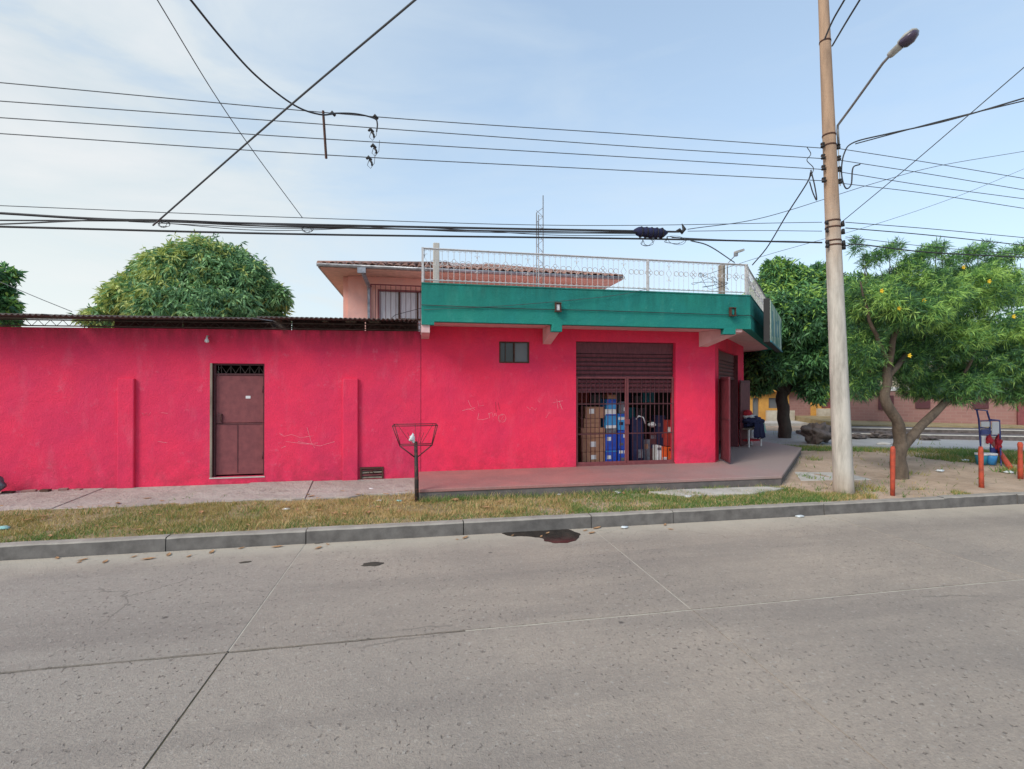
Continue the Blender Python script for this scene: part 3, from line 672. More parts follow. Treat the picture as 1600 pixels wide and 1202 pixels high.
# ---- lightbox sign on chamfered band
FG = FK[1]; off = .30
sa = FG.s_at(1204, off); sb = FG.s_at(1221.5, off); za = FG.z_at(1204, 468, off); zb_ = FG.z_at(1204, 532, off)
sg = thing('lightbox_sign', FG(sa, .1, zb_), 'dark framed lightbox sign with pale green face on the balcony corner', 'sign')
mb_o = min((o_ / 100 for o_ in range(2, 29)), key=lambda o_: abs(CX + F * ((lambda q: (q.x * CY - q.y * SY) / (q.x * SY + q.y * CY))(FG(sa, o_, 0))) - 1193))
MB().box(FG, sa, sb, mb_o, off - .01, zb_ - .03, za + .03).build('case', M['black'], sg, bevel=.005)
MB().box(FG, sa + .03, sb - .03, off - .009, off, zb_, za).build('face', M['signface'], sg)
mb = MB(); ln = sb - sa; hh = za - zb_
for k in range(3):
    s = sa + ln * (.12 + .25 * k); MB().box(FG, s, s + ln * (.12 if k % 2 else .07), off + .001, off + .003, zb_ + hh * (.15 + .08 * (k % 3)), zb_ + hh * (.8 - .12 * (k % 2))).build('print', M['teal'], sg)
MB().box(FG, sa, sb, off + .0, off + .02, zb_ - .03, zb_ - .004).build('lower_trim', M['teal'], sg)
# ---- small sliding window
wf = MB(); a, b, z0, z1 = WN
for q in ((a + .002, a + .025, z0 + .002, z1 - .002), (b - .025, b - .002, z0 + .002, z1 - .002)): wf.box(FW, q[0], q[1], -.06, .01, q[2], q[3])
wf.box(FW, a + .025, b - .025, -.06, .01, z1 - .02, z1 - .002); wf.box(FW, a + .025, b - .025, -.06, .012, z0 + .002, z0 + .025)
wn = wf.build('window', M['rust'], shop)
MB().box(FW, (a + b) / 2 - .012, (a + b) / 2 + .012, -.05, -.005, z0 + .025, z1 - .02).build('mullion', M['rust'], wn)
MB().box(FW, (a + b) / 2 + .013, b - .026, -.035, -.028, z0 + .026, z1 - .021).build('pane', M['frost'], wn)
MB().box(FW, a + .026, (a + b) / 2 - .013, -.052, -.046, z0 + .026, z1 - .021).build('pane', M['glass'], wn)
MB().box(FW, a + .115, a + .125, -.03, -.02, z0 + .026, z1 - .021).build('window_bar', M['rust'], wn)
# ---- roller shutter (slats)
def shutter(fr_, s0, s1, ztop, zbot, o, pitch=.085, box=.22):
    hd = MB().box(fr_, s0 + .004, s1 - .004, o - .02, o, ztop - box, ztop - .004).build('roller_shutter', M['maroon_slat'], shop)
    z = ztop - box; pr = None; z_first = z
    while z > zbot + .02:
        if pr is None:
            prof = [(0, 0), (.018, -.012), (.022, -.035), (.012, -.06), (0, -.072), (-.01, -.072), (-.01, 0)]
            mb = MB(); A = [fr_(s0 + .004, o + q[0] - .02, z - .006 + q[1]) for q in prof]; B = [fr_(s1 - .004, o + q[0] - .02, z - .006 + q[1]) for q in prof]
            mb.loft(A, B); pr = mb.build('slat', M['maroon_slat'], hd)
        else: clone(pr, (0, 0, z - z_first))
        z -= pitch
    MB().box(fr_, s0 + .004, s1 - .004, o - .032, o - .024, z + .02, ztop - box).build('shutter_backing', M['black'], hd)
    MB().box(fr_, s0 + .004, s1 - .004, o - .02, o + .012, z - .004, z + .03).build('bottom_rail', M['maroon_dark'], hd, bevel=.004)
    return hd
a, b, z0, z1 = SH
shutter(FW, a, b, z1, 1.76, -.09)
# ---- security grille: two leaves
zg = FW.z_at(900, 589); zg0 = ZP + .03
def gate(xa, xb, nb, lab):
    g = MB(); g.box(FW, xa, xa + .03, -.075, -.045, zg0, zg); g.box(FW, xb - .03, xb, -.075, -.045, zg0, zg); g.box(FW, xa + .03, xb - .03, -.075, -.045, zg - .03, zg); g.box(FW, xa + .03, xb - .03, -.075, -.045, zg0, zg0 + .045)
    gt = g.build('security_gate', M['maroon'], shop)
    pr = None
    for i in range(nb):
        x = xa + .03 + (xb - xa - .06) * (i + 1) / (nb + 1)
        if pr is None: pr = MB().tube([FW(x, -.06, zg0 + .046), FW(x, -.06, zg - .031)], .0075, 6).build('bar', M['maroon_dark'], gt); x_0 = x
        else: clone(pr, (x - x_0, 0, 0))
    for zz in (1.51, .93): MB().box(FW, xa + .031, xb - .031, -.052, -.044, zz, zz + .022).build('rail', M['maroon_dark'], gt)
    return gt
mid = (a + b) / 2 + .02
g1 = gate(a + .02, mid - .006, 10, ''); g2 = gate(mid + .006, b - .02, 9, '')
MB().box(FW, mid - .05, mid + .05, -.044, -.02, 1.12, 1.22).build('lock_box', M['maroon'], g1, bevel=.004)
MB().box(FW, a + .004, b - .004, -.12, -.03, ZP + .002, ZP + .028).build('threshold', M['maroon'], shop)
# ---- chamfer door: shutter, two swung leaves, dim goods
a, b, z0, z1 = cdo
shutter(FC, a, b, z1, 2.05, -.08, box=.2)
def leaf_door(p0, ang, wd, h, lab):
    d = Vector((math.cos(ang), math.sin(ang), 0)); f_ = Fr((p0.x, p0.y), (p0.x + d.x, p0.y + d.y))
    g = MB().box(f_, 0, wd, -.015, .015, ZP + .03, ZP + h).build('door_leaf', M['maroon_slat'], shop, bevel=.004)
    for zz in (.04, h * .5, h - .06): MB().box(f_, .01, wd - .01, .0151, .027, ZP + zz, ZP + zz + .035).build('rail', M['maroon_dark'], g)
    for zz in (.5, 1.4): MB().tube([f_(-.012, 0, ZP + zz), f_(-.012, 0, ZP + zz + .1)], .012).build('hinge', M['rust'], g)
    return g
h0 = FC(a + .02, .05, 0); e0 = W(1140, 726, z=ZP); leaf_door(h0, math.atan2(e0.y - h0.y, e0.x - h0.x), (e0.xy - h0.xy).length, 1.73, '')
h1 = FC(b + .03, .05, 0); e1 = W(1171, 700, Y=h1.y + .35); leaf_door(h1, math.atan2(e1.y - h1.y, e1.x - h1.x), (e1.xy - h1.xy).length, 1.70, '')

# ---- second-floor house behind
FH = Fr((0, 15.0), (1, 15.0)); hx0, hx1 = -2.04, 5.55; eaveY = 14.1; ez = 5.17
house = thing('upper_house', (2, 17, 0), 'peach painted upper storey with clay tile roof behind the shop terrace', 'house')
hw = (FH.s_at(590), FH.s_at(666), 2.9, FH.z_at(590, 452))
wall_mesh(MB(), FH, hx0, hx1, .12, 5.10, [hw], .15).build('wall', M['peach'], house)
MB().box(Fr((hx0, 15.155), (hx0, 16)), 0, 5.5, -.15, 0, .12, 5.10).build('wall', M['peach'], house)
MB().box(Fr((hx1 - .15, 15.155), (hx1 - .15, 16)), 0, 5.5, -.15, 0, .12, 5.10).build('wall', M['peach'], house)
ex0, ex1, ey0, ey1 = -2.66, 6.08, eaveY, 21.5
MB().box(WORLD, ex0, ex1, ey0, ey1, 5.105, 5.16).build('eave_soffit', M['soffit_peach'], house)
# hip roof planes
pz = 5.165; slope = .285; hwid = (ey1 - ey0) / 2; rz = pz + slope * hwid; ym = (ey0 + ey1) / 2
mb = MB(); mb.add([(ex0, ey0, pz), (ex1, ey0, pz), (ex1, ey1, pz), (ex0, ey1, pz), (ex0 + hwid, ym, rz), (ex1 - hwid, ym, rz)], [(0, 1, 5, 4), (1, 2, 5), (2, 3, 4, 5), (3, 0, 4)])
roof = mb.build('roof', M['tile'], house)
# barrel tiles
def barrel(x, y, z, L=.42, r0=.095, r1=.08):
    mb = MB(); vs = []; n = 6
    for (yy, r, zz) in ((y, r0, z), (y + L * .96, r1, z + L * slope)):
        for k in range(n + 1):
            aa = math.pi * k / n; vs.append((x + r * math.cos(aa), yy, zz + r * math.sin(aa) * .75 + .01))
    mb.add(vs, [(k, k + 1, n + 2 + k, n + 1 + k) for k in range(n)], 0, True); return mb
pr = None; rn = random.Random(5); tp = .215
nt_ = int((ex1 - ex0) / tp)
for row in range(3):
    for i in range(nt_):
        x = ex0 + .12 + i * tp + (row % 2) * .0; y = ey0 - .03 + row * .36; z = pz + row * .36 * slope + .004 * row + .02
        if x < ex0 + row * .36 - .05 or x > ex1 - row * .36: continue
        if pr is None:
            pr = barrel(x, y, z).build('tile', M['tile'], roof); s_ = pr.modifiers.new('t', 'SOLIDIFY'); s_.thickness = .014; q0 = Vector((x, y, z))
        else:
            c = clone(pr, Vector((x + rn.uniform(-.012, .012), y + rn.uniform(-.02, .02), z + rn.uniform(-.006, .012))) - q0); c.rotation_euler = (0, rn.uniform(-.05, .05), rn.uniform(-.04, .04))
mb = MB()
for row in range(3, 10):
    for i in range(nt_):
        x = ex0 + .12 + i * tp; y = ey0 - .03 + row * .36
        if x < ex0 + row * .36 or x > ex1 - row * .36: continue
        b_ = barrel(x, y, pz + row * .36 * slope + .035); mb.add(b_.v, b_.f, 0, True)
mb.build('roof_tiles', M['tile'], roof, kind='stuff')
mb = MB(); mb.tube([(ex0 - .02, ey0, pz + .03), (ex0 + hwid, ym, rz + .05)], .09, 8); mb.tube([(ex1, ey0, pz + .03), (ex1 - hwid, ym, rz + .05)], .09, 8); mb.build('hip_cap', M['tile'], roof)
mb = MB(); vs = []
for x in (ex0 - .05, ex1 + .02):
    for k in range(7):
        aa = math.pi + math.pi * k / 6; vs.append((x, ey0 - .075 + .07 * math.cos(aa), 5.185 + .075 * math.sin(aa)))
mb.add(vs, [(k, k + 1, 8 + k, 7 + k) for k in range(6)], 0, True); gt = mb.build('gutter', M['gutter'], house); s_ = gt.modifiers.new('t', 'SOLIDIFY'); s_.thickness = .01
MB().box(WORLD, ex0 - .03, ex0, ey0, ey1, 5.09, 5.2).build('barge_board', M['gutter'], house)
xd = FH.s_at(577); 
MB().tube([(xd - .10, ey0 - .07, 5.12), (xd - .09, ey0 - .05, 5.0), (xd, 14.93, 4.78), (xd, 14.93, 4.6), (xd, 14.93, .3)], .065, 4).build('downpipe', M['gutter'], house)
MB().box(WORLD, xd - .22, xd + .0, ey0 - .14, ey0 - .002, 4.97, 5.12).build('rainwater_head', M['gutter'], house)
# window with projecting bars
a, b, z0, z1 = hw
wf = MB()
for q in ((a, a + .05, z0, z1), (b - .05, b, z0, z1)): wf.box(FH, q[0], q[1], -.08, .02, q[2], q[3])
wf.box(FH, a + .05, b - .05, -.08, .02, z1 - .05, z1)
wn = wf.build('window', M['maroon'], house)
MB().box(FH, a + .05, b - .05, -.07, -.06, z0, z1 - .05).build('curtain', M['curtain'], wn)
for x in (a + (b - a) * .42, a + (b - a) * .8): MB().box(FH, x, x + .05, -.055, -.02, z0, z1 - .05).build('mullion', M['rust'], wn)
MB().box(FH, a + (b - a) * .42 + .05, b - .05, -.055, -.02, z0 + .95, z0 + 1.0).build('transom', M['rust'], wn)
gx0, gx1, gz0, gz1 = a - .18, b + .12, 2.95, z1 + .08; go = .28
g = MB()
for x in (gx0, gx1): g.tube([FH(x, .0, gz1), FH(x, go, gz1), FH(x, go, gz0)], .014, 4)
g.tube([FH(gx0, go, gz1), FH(gx1, go, gz1)], .02, 4); g.tube([FH(gx0, go, 3.72), FH(gx1, go, 3.72)], .010, 4); g.tube([FH(gx0, go, 3.3), FH(gx1, go, 3.3)], .010, 4)
gr = g.build('window_grille', M['maroon'], house)
pr = None; n = 12
for i in range(1, n):
    x = gx0 + (gx1 - gx0) * i / n
    if pr is None: pr = MB().tube([FH(x, go, gz0), FH(x, go, gz1)], .008, 4).build('bar', M['maroon_dark'], gr); xx = x
    else: clone(pr, (x - xx, 0, 0))
mb = MB(); mb.tube([FH(gx0, go + .01, 3.35), FH(gx0 + .7, go + .01, 3.95), FH(gx1, go + .01, 4.25)], .008, 4); mb.tube([FH(gx0 + .5, go + .01, 3.0), FH(gx1, go + .01, 3.6)], .008, 4); mb.build('loose_cable', M['cable'], gr)

# ---- terrace railing
rail = thing('terrace_railing', (3, YC + .07, ZT + .022), 'ornate white wrought iron railing with rings and scrolls along the terrace edge', 'railing')
ZR0 = ZT + .024; ZR1 = f0.z_at(700, 389.5, -.07)
def rbar_z(): pass
RF = [Fr(*[FK[i](0 if k == 0 else FK[i].len, -.07, 0)[:2] for k in (0, 1)]) for i in range(3)]
def ring(fr_, s, z, r, n=12):
    return MB().tube([fr_(s + r * math.cos(2 * math.pi * k / n), 0, z + r * math.sin(2 * math.pi * k / n)) for k in range(n)], .0055, 4, closed=True)
def curl(fr_, s, z, sgn, up=1, r=.022):
    pts = [fr_(s, 0, z)] + [fr_(s + sgn * (r - r * math.cos(a_)), 0, z + up * r * math.sin(a_)) for a_ in (.6, 1.3, 2.0, 2.7, 3.5)]
    return MB().tube(pts, .004, 4)
SP = .098; zmid = ZR0 + (ZR1 - ZR0) * .60
for i in range(3):
    f_ = RF[i]; L_ = f_.len; nb = int(L_ / SP); sp = L_ / nb
    g = MB()
    for z, r in ((ZR1, .014), (ZR0 + .055, .009)): g.tube([f_(0, 0, z), f_(L_, 0, z)], r, 4)
    g.tube([f_(0, 0, ZR1 - .018), f_(L_, 0, ZR1 - .018)], .006, 4)
    g.build('top_rail', M['whitepaint'], rail)
    proto = {}
    def put(kind, maker, s):
        if kind not in proto: proto[kind] = (maker(s), s)
        else:
            o, s0_ = proto[kind]; clone(o, f_.d * (s - s0_))
    for k in range(nb):
        s = (k + .5) * sp
        phase = k % 9
        if phase == 0:     # diamond
            def mk(s):
                mb = MB(); r = .055
                mb.tube([f_(s, 0, zmid + r * 1.5), f_(s + r, 0, zmid), f_(s, 0, zmid - r * 1.5), f_(s - r, 0, zmid)], .005, 4, closed=True)
                for q in (-1, 1):
                    mb.tube([f_(s, 0, zmid + q * .085), f_(s + .012, 0, zmid + q * .13), f_(s + .035, 0, zmid + q * .15), f_(s + .042, 0, zmid + q * .125)], .004, 4)
                    mb.tube([f_(s, 0, zmid + q * .085), f_(s - .012, 0, zmid + q * .13), f_(s - .035, 0, zmid + q * .15), f_(s - .042, 0, zmid + q * .125)], .004, 4)
                mb.tube([f_(s, 0, ZR0), f_(s, 0, zmid - .08)], .005, 4); mb.tube([f_(s, 0, zmid + .08), f_(s, 0, ZR1)], .005, 4)
                return mb.build('scroll', M['whitepaint'], rail)
            put('dia', mk, s)
        elif phase == 5:   # quatrefoil
            def mk(s):
                mb = MB(); r = .034
                for dx, dz in ((0, 1.15), (0, -1.15), (1.15, 0), (-1.15, 0)):
                    b_ = ring(f_, s + dx * r, zmid + dz * r, r * .95, 10); mb.add(b_.v, b_.f, 0, True)
                mb.tube([f_(s, 0, ZR0), f_(s, 0, zmid - .075)], .005, 4); mb.tube([f_(s, 0, zmid + .075), f_(s, 0, ZR1)], .005, 4)
                return mb.build('rosette', M['whitepaint'], rail)
            put('ros', mk, s)
        else:
            put('bar', lambda s: MB().tube([f_(s, 0, ZR0), f_(s, 0, ZR1)], .0038, 4).build('bar', M['whitepaint'], rail), s)
        if phase not in (0, 8, 4, 5): put('ring', lambda s: ring(f_, s + sp / 2, zmid, sp * .44).build('ring', M['whitepaint'], rail), s)
        def mkc(zz, up):
            def f(s):
                L1 = [f_(s - .005 - (.014 - .014 * math.cos(a_)), 0, zz + up * .014 * math.sin(a_)) for a_ in (3.5, 2.7, 2.0, 1.3, .6)]
                L2 = [f_(s + .005 + (.014 - .014 * math.cos(a_)), 0, zz + up * .014 * math.sin(a_)) for a_ in (.6, 1.3, 2.0, 2.7, 3.5)]
                return MB().tube(L1 + [f_(s, 0, zz)] + L2, .0035, 4).build('curl', M['whitepaint'], rail)
            return f
        put('curl_top', mkc(ZR1 - .03, -1), s); put('curl_low', mkc(ZR0 + .06, 1), s)
for f_, s in ((RF[0], 0.02), (RF[0], RF[0].s_at(1012)), (RF[0], RF[0].len - .04), (RF[1], .25), (RF[1], RF[1].len - .03), (RF[2], RF[2].len * .5)):
    MB().box(f_, s - .018, s + .018, -.018, .018, ZT - .02, ZR1 + .01).build('post', M['whitepaint'], rail)
# stub columns on the terrace
for u, v0, hw_, mat, lab in ((681.5, 380, .055, M['concrete_light'], 'square white concrete stub column behind the left end of the railing'), (1128, 414, .05, M['wood_grey'], 'weathered grey post standing behind the right end of the terrace railing')):
    q = W(u, v0, Y=9.0)
    MB().box(WORLD, q.x - hw_, q.x + hw_, 8.95, 9.05, ZS + .12, q.z).build('stub_column', mat, label=lab, cat='column', bevel=.012)
# antenna lattice mast
q = W(843.5, 330, Y=10.6); mw = .075
mast = thing('antenna_mast', (q.x, 10.6, ZS + .12), 'narrow lattice steel antenna mast rising above the terrace railing', 'mast')
za = W(838, 332, Y=10.6).z; zt_ = W(849, 305, Y=10.6).z
mb = MB(); mb.tube([(q.x - mw, 10.6, ZS + .12), (q.x - mw, 10.6, za)], .012, 5); mb.tube([(q.x + mw, 10.6, ZS + .12), (q.x + mw, 10.6, zt_)], .012, 5); mb.tube([(q.x, 10.72, ZS + .12), (q.x, 10.72, za)], .012, 5)
mb.build('mast_leg', M['steel'], mast)
mb = MB(); z = ZS + .2; sg_ = 1
while z < za - .04:
    A = (q.x - mw * sg_, 10.6, z); B = (q.x + mw * sg_, 10.6, z + .13); mb.tube([A, B], .005, 4, cap=False); mb.tube([A, (q.x, 10.72, z + .06)], .004, 4, cap=False); z += .13; sg_ = -sg_
mb.tube([(q.x - mw, 10.6, za), (q.x + mw, 10.6, za + .12)], .006, 4)
mb.build('lattice_bracing', M['steel'], mast)
# floodlight on thin arm on terrace
p0 = W(1137, 412, Y=9.0); p1 = W(1153, 395, Y=9.0)
fl = thing('floodlight', p0, 'small floodlight on a slanting arm at the right end of the terrace', 'lamp')
MB().tube([p0 - Vector((0, 0, .35)), p0, p1], .010, 5).build('arm', M['steel'], fl)
MB().loft([p1 + Vector(v) for v in ((-.05, -.05, -.02), (.13, -.05, .04), (.13, .05, .04), (-.05, .05, -.02))], [p1 + Vector(v) for v in ((-.06, -.05, .03), (.12, -.05, .085), (.12, .05, .085), (-.06, .05, .03))]).build('lamp_head', M['lampbody'], fl, bevel=.006)
MB().box(WORLD, p1.x - .07, p1.x - .01, p1.y - .03, p1.y + .03, p1.z - .07, p1.z - .01).build('joint', M['steel'], fl)

# ================================================================== GOODS BEHIND THE GRILLE
def pu(x): return 860 + x * .233
def pv(y): return 500 + y * .233
def goods(name, x0, x1, y0, y1, o, depth, mats, label, cat, extra=None, group=None, zb=None):
    a = FW.s_at(pu(x0), o); b = FW.s_at(pu(x1), o); zt = FW.z_at(pu((x0 + x1) / 2), pv(y0), o); z0 = FW.z_at(pu((x0 + x1) / 2), pv(y1), o) if zb is None else zb
    z0 = max(z0, ZP + .008)
    T = thing(name, FW((a + b) / 2, o, z0), label, cat, group)
    MB().box(FW, a, b, o - depth, o, z0, zt - .006).build('body', mats[0], T, bevel=.006)
    if extra:
        for (fa, fb, fz0, fz1, mt, nm) in extra:
            MB().box(FW, a + (b - a) * fa, a + (b - a) * fb, o + .0005, o + .003, z0 + (zt - z0) * fz0, z0 + (zt - z0) * fz1 * .97).build(nm, mt, T)
    return T, zt
lb = [(.36, .6, .35, .75, M['tape'], 'label')]
tapeb = [(0.0, 1.0, .47, .53, M['rust'], 'seam')]
g_ = 'cardboard boxes stacked behind the grille'
T, z = goods('cardboard_box', 215, 365, 885, 968, -.30, .4, [M['cardboard']], 'bottom cardboard box of the stack behind the left of the grille', 'box', lb, g_, zb=ZP + .008)
T, z = goods('cardboard_box', 208, 368, 790, 885, -.31, .4, [M['cardboard']], 'second cardboard box from the floor in the stack behind the grille', 'box', lb, g_, zb=z)
T, z = goods('cardboard_box', 206, 366, 722, 790, -.30, .4, [M['cardboard']], 'third cardboard box from the floor, plain and wide, behind the grille', 'box', tapeb, g_, zb=z)
T, z = goods('cardboard_box', 225, 336, 660, 722, -.31, .35, [M['cardboard']], 'narrower cardboard box second from the top of the stack', 'box', tapeb, g_, zb=z)
T, z = goods('cardboard_box', 235, 362, 582, 660, -.32, .35, [M['cardboard']], 'topmost cardboard box of the stack behind the grille', 'box', [(.2, .45, .4, .85, M['tape'], 'label')], g_, zb=z)
g_ = 'packs in the blue stack with a light blue top'
T, z = goods('drink_pack', 372, 447, 872, 965, -.28, .35, [M['blue']], 'plain royal blue pack at the foot of the taller blue stack', 'pack', [(.1, .45, .3, .6, M['tape'], 'label'), (.0, 1, .86, .97, M['cyan'], 'band')], g_, zb=ZP + .008)
T, z = goods('drink_pack', 372, 447, 760, 872, -.28, .35, [M['blue']], 'second royal blue pack in the taller blue stack', 'pack', [(.1, .45, .55, .8, M['tape'], 'label')], g_, zb=z)
T, z = goods('drink_pack', 374, 445, 728, 760, -.29, .35, [M['greypack']], 'thin grey wrapped pack midway up the taller blue stack', 'pack', None, g_, zb=z)
T, z = goods('drink_pack', 373, 445, 640, 728, -.28, .35, [M['cyan']], 'light blue pack with white lower band in the taller stack', 'pack', [(0, 1, .02, .25, M['tape'], 'band')], g_, zb=z)
T, z = goods('drink_pack', 372, 445, 598, 640, -.28, .35, [M['tape']], 'white and blue pack below the topmost pack of the taller stack', 'pack', [(0, 1, .0, .2, M['blue'], 'band')], g_, zb=z)
T, z = goods('drink_pack', 378, 443, 530, 598, -.29, .35, [M['cyan']], 'topmost light blue pack of the taller stack', 'pack', [(0, 1, .6, .97, M['blue'], 'band')], g_, zb=z)
T, z = goods('drink_pack', 385, 440, 500, 530, -.30, .3, [M['cardboard']], 'small brown carton crowning the taller blue stack', 'box', None, g_, zb=z)
g_ = 'packs in the shorter blue stack'
T, z = goods('snack_pack', 455, 522, 868, 955, -.27, .35, [M['blue']], 'blue pack with two white labels at the foot of the shorter stack', 'pack', [(.08, .45, .7, .95, M['tape'], 'label'), (.55, .95, .7, .95, M['tape'], 'label'), (.2, .8, .15, .4, M['greypack'], 'print')], g_, zb=ZP + .008)
T, z = goods('snack_pack', 455, 522, 738, 868, -.28, .35, [M['blue']], 'tall blue pack with white corner label in the shorter stack', 'pack', [(.5, .95, .6, .8, M['tape'], 'label'), (.1, .5, .2, .35, M['greypack'], 'print')], g_, zb=z)
T, z = goods('snack_pack', 455, 520, 628, 738, -.27, .35, [M['cyan']], 'blue pack with red and white stripes near the top of the shorter stack', 'pack', [(0, 1, .85, 1, M['blue'], 'band'), (0, 1, .62, .8, M['tape'], 'band'), (.1, .5, .3, .5, M['navy'], 'print')], g_, zb=z)
T, z = goods('snack_pack', 462, 516, 545, 628, -.29, .3, [M['greypack']], 'grey shrink wrapped bundle topping the shorter stack', 'pack', [(.55, .9, .2, .5, M['tape'], 'label')], g_, zb=z)
# tall navy bag
c = W(pu(582), pv(800), Y=YW + .40); zt = FW.z_at(pu(582), pv(655), -.40)
bgT = thing('duffel_bag', (c.x, YW + .42, ZP + .006), 'tall navy sports bag with a pale handle standing behind the right gate leaf', 'bag')
mb = MB(); H_ = zt - ZP; mb.tube([(c.x, YW + .45, ZP + .01 + H_ * k) for k in (0, .03, .3, .33, .62, .65, .9, .98, 1.0)], [.14, .155, .155, .148, .16, .15, .15, .11, .05], 12); mb.build('body', M['navy'], bgT)
mb = MB(); mb.tube([(c.x - .07, YW + .30, zt - .03), (c.x - .02, YW + .29, zt + .04), (c.x + .08, YW + .29, zt + .01), (c.x + .13, YW + .30, zt - .12)], .013, 6); mb.build('handle', M['tape'], bgT)
MB().box(FW, c.x - .03, c.x + .07, -.293, -.285, ZP + .09, ZP + .26).build('pocket_label', M['greypack'], bgT)
# further dim items
blob('plastic_bundle', W(pu(682), pv(722), Y=YW + .6), .075, M['white'], 2, 2, .3, (1.2, 1, .8), label='crumpled white plastic bundle hanging in the dark behind the right leaf', cat='bag')
T, z = goods('red_carton', 776, 812, 670, 846, -.35, .12, [M['redbox']], 'tall narrow red carton standing on the orange boxes', 'box', [(.3, .8, .5, .75, M['white'], 'print')])
T, z = goods('orange_carton', 750, 781, 852, 948, -.30, .25, [M['orangebox']], 'left of the two bright orange cartons with a pale lower band', 'box', [(.05, .95, .05, .3, M['tape'], 'band')], 'orange cartons', zb=ZP + .008)
T, z = goods('orange_carton', 784, 818, 852, 948, -.30, .25, [M['orangebox']], 'right of the two bright orange cartons with a dark round emblem', 'box', [(.35, .8, .72, .92, M['black'], 'emblem')], 'orange cartons', zb=ZP + .008)
T, z = goods('white_carton', 714, 745, 842, 948, -.31, .25, [M['tape']], 'slim pale grey carton left of the orange cartons', 'box', [(.1, .9, .7, .9, M['greypack'], 'print')], zb=ZP + .008)
T, z = goods('white_carton', 818, 838, 705, 742, -.36, .1, [M['tape']], 'tiny white carton beside the tall red carton', 'box', None)
T, z = goods('grey_sack', 622, 668, 800, 950, -.45, .25, [M['greypack']], 'dark grey sack standing in the gloom right of the navy bag', 'sack', [(.2, .7, .55, .8, M['cardboard'], 'print')], zb=ZP + .008)
T, z = goods('dark_crate', 670, 712, 760, 950, -.5, .25, [M['maroon_dark']], 'tall dark crate standing behind the pale carton', 'crate', [(.1, .9, .8, .95, M['greypack'], 'label'), (.1, .9, .45, .6, M['navy'], 'label')], zb=ZP + .008)
T, z = goods('drink_carton', 715, 772, 640, 948, -.5, .25, [M['navy']], 'tall navy carton in the gloom left of the tall red carton', 'carton', [(.1, .4, .75, .85, M['greypack'], 'label'), (.55, .9, .5, .6, M['redbox'], 'print')], None, zb=ZP + .008)
# ceiling-height shelf at back
shf = thing('goods_shelf', (4.2, YW + 1.6, ZP + .006), 'dim shelf of dark goods at the back of the shop', 'shelf')
for k in range(4): MB().box(WORLD, 3.2, 5.3, YW + 1.5, YW + 1.85, ZP + .3 + k * .42, ZP + .33 + k * .42).build('board', M['wood_grey'], shf)
for x in (3.2, 5.26): MB().box(WORLD, x, x + .04, YW + 1.855, YW + 1.89, ZP + .006, ZP + 1.8).build('upright', M['wood_grey'], shf)
rn = random.Random(9)
for k in range(1, 4):
    x = 3.25
    while x < 5.1:
        w_ = rn.uniform(.14, .3); h_ = rn.uniform(.15, .32)
        MB().box(WORLD, x, x + w_, YW + 1.55, YW + 1.75, ZP + .331 + k * .42, ZP + .331 + k * .42 + h_).build('shelf_item', rn.choice([M['greypack'], M['navy'], M['cardboard'], M['redbox'], M['teal'], M['dark']]), label='dim packet on the %s board of the back shelf inside the shop' % ('', 'second', 'third', 'top')[k], cat='packet', group='packets on the %s board of the back shelf' % ('', 'second', 'third', 'top')[k]); x += w_ + rn.uniform(.02, .1)
# goods seen inside the corner door
for k in range(6):
    q = FC(cdo[0] + .75, -.5, 0); z0 = ZP + .008 + k * .17
    MB().box(FC, cdo[0] + .62 + .02 * (k % 2), cdo[0] + 1.1, -.8, -.45, z0, z0 + .155).build('goods_crate', M['greypack'] if k % 2 else M['tape'], label=('bottom', 'second from the floor', 'third from the floor', 'fourth from the floor', 'fifth from the floor', 'topmost')[k] + ' flat pack of the pale stack inside the corner door', cat='pack', group='packs stacked inside the corner door', bevel=.01)
MB().box(FC, cdo[1] - .025, cdo[1] - .002, -.21, .008, ZP + .003, cdo[3] - .003).build('door_jamb', M['maroon_slat'], shop)
MB().box(FC, cdo[0] + .002, cdo[0] + .018, -.21, .008, ZP + .003, cdo[3] - .003).build('door_jamb', M['maroon_slat'], shop)
# ---- small table with clothes on the platform
tc_ = W(1182, 699, z=ZP); tx, ty = tc_.x, tc_.y + .25
tb = thing('display_table', (tx, ty, ZP), 'small low table with white legs and red shelf on the platform', 'table')
FT = Fr((tx, ty), (tx + .8, ty + .25)); 
MB().box(FT, -.27, .27, -.17, .17, ZP + .44, ZP + .47).build('tabletop', M['wood_grey'], tb, bevel=.005)
pr = None
for a_ in (-.24, .24):
    for b_ in (-.14, .14): MB().box(FT, a_ - .015, a_ + .015, b_ - .015, b_ + .015, ZP, ZP + .438).build('leg', M['white'], tb)
MB().box(FT, -.22, .22, -.12, .12, ZP + .14, ZP + .18).build('shelf', M['redcloth'], tb)
blob('cloth_heap', FT(0, 0, ZP + .471), .19, M['navy'], 3, 4, .5, (1.5, 1.0, .75), label='heap of navy clothes piled on the small table', cat='clothes')
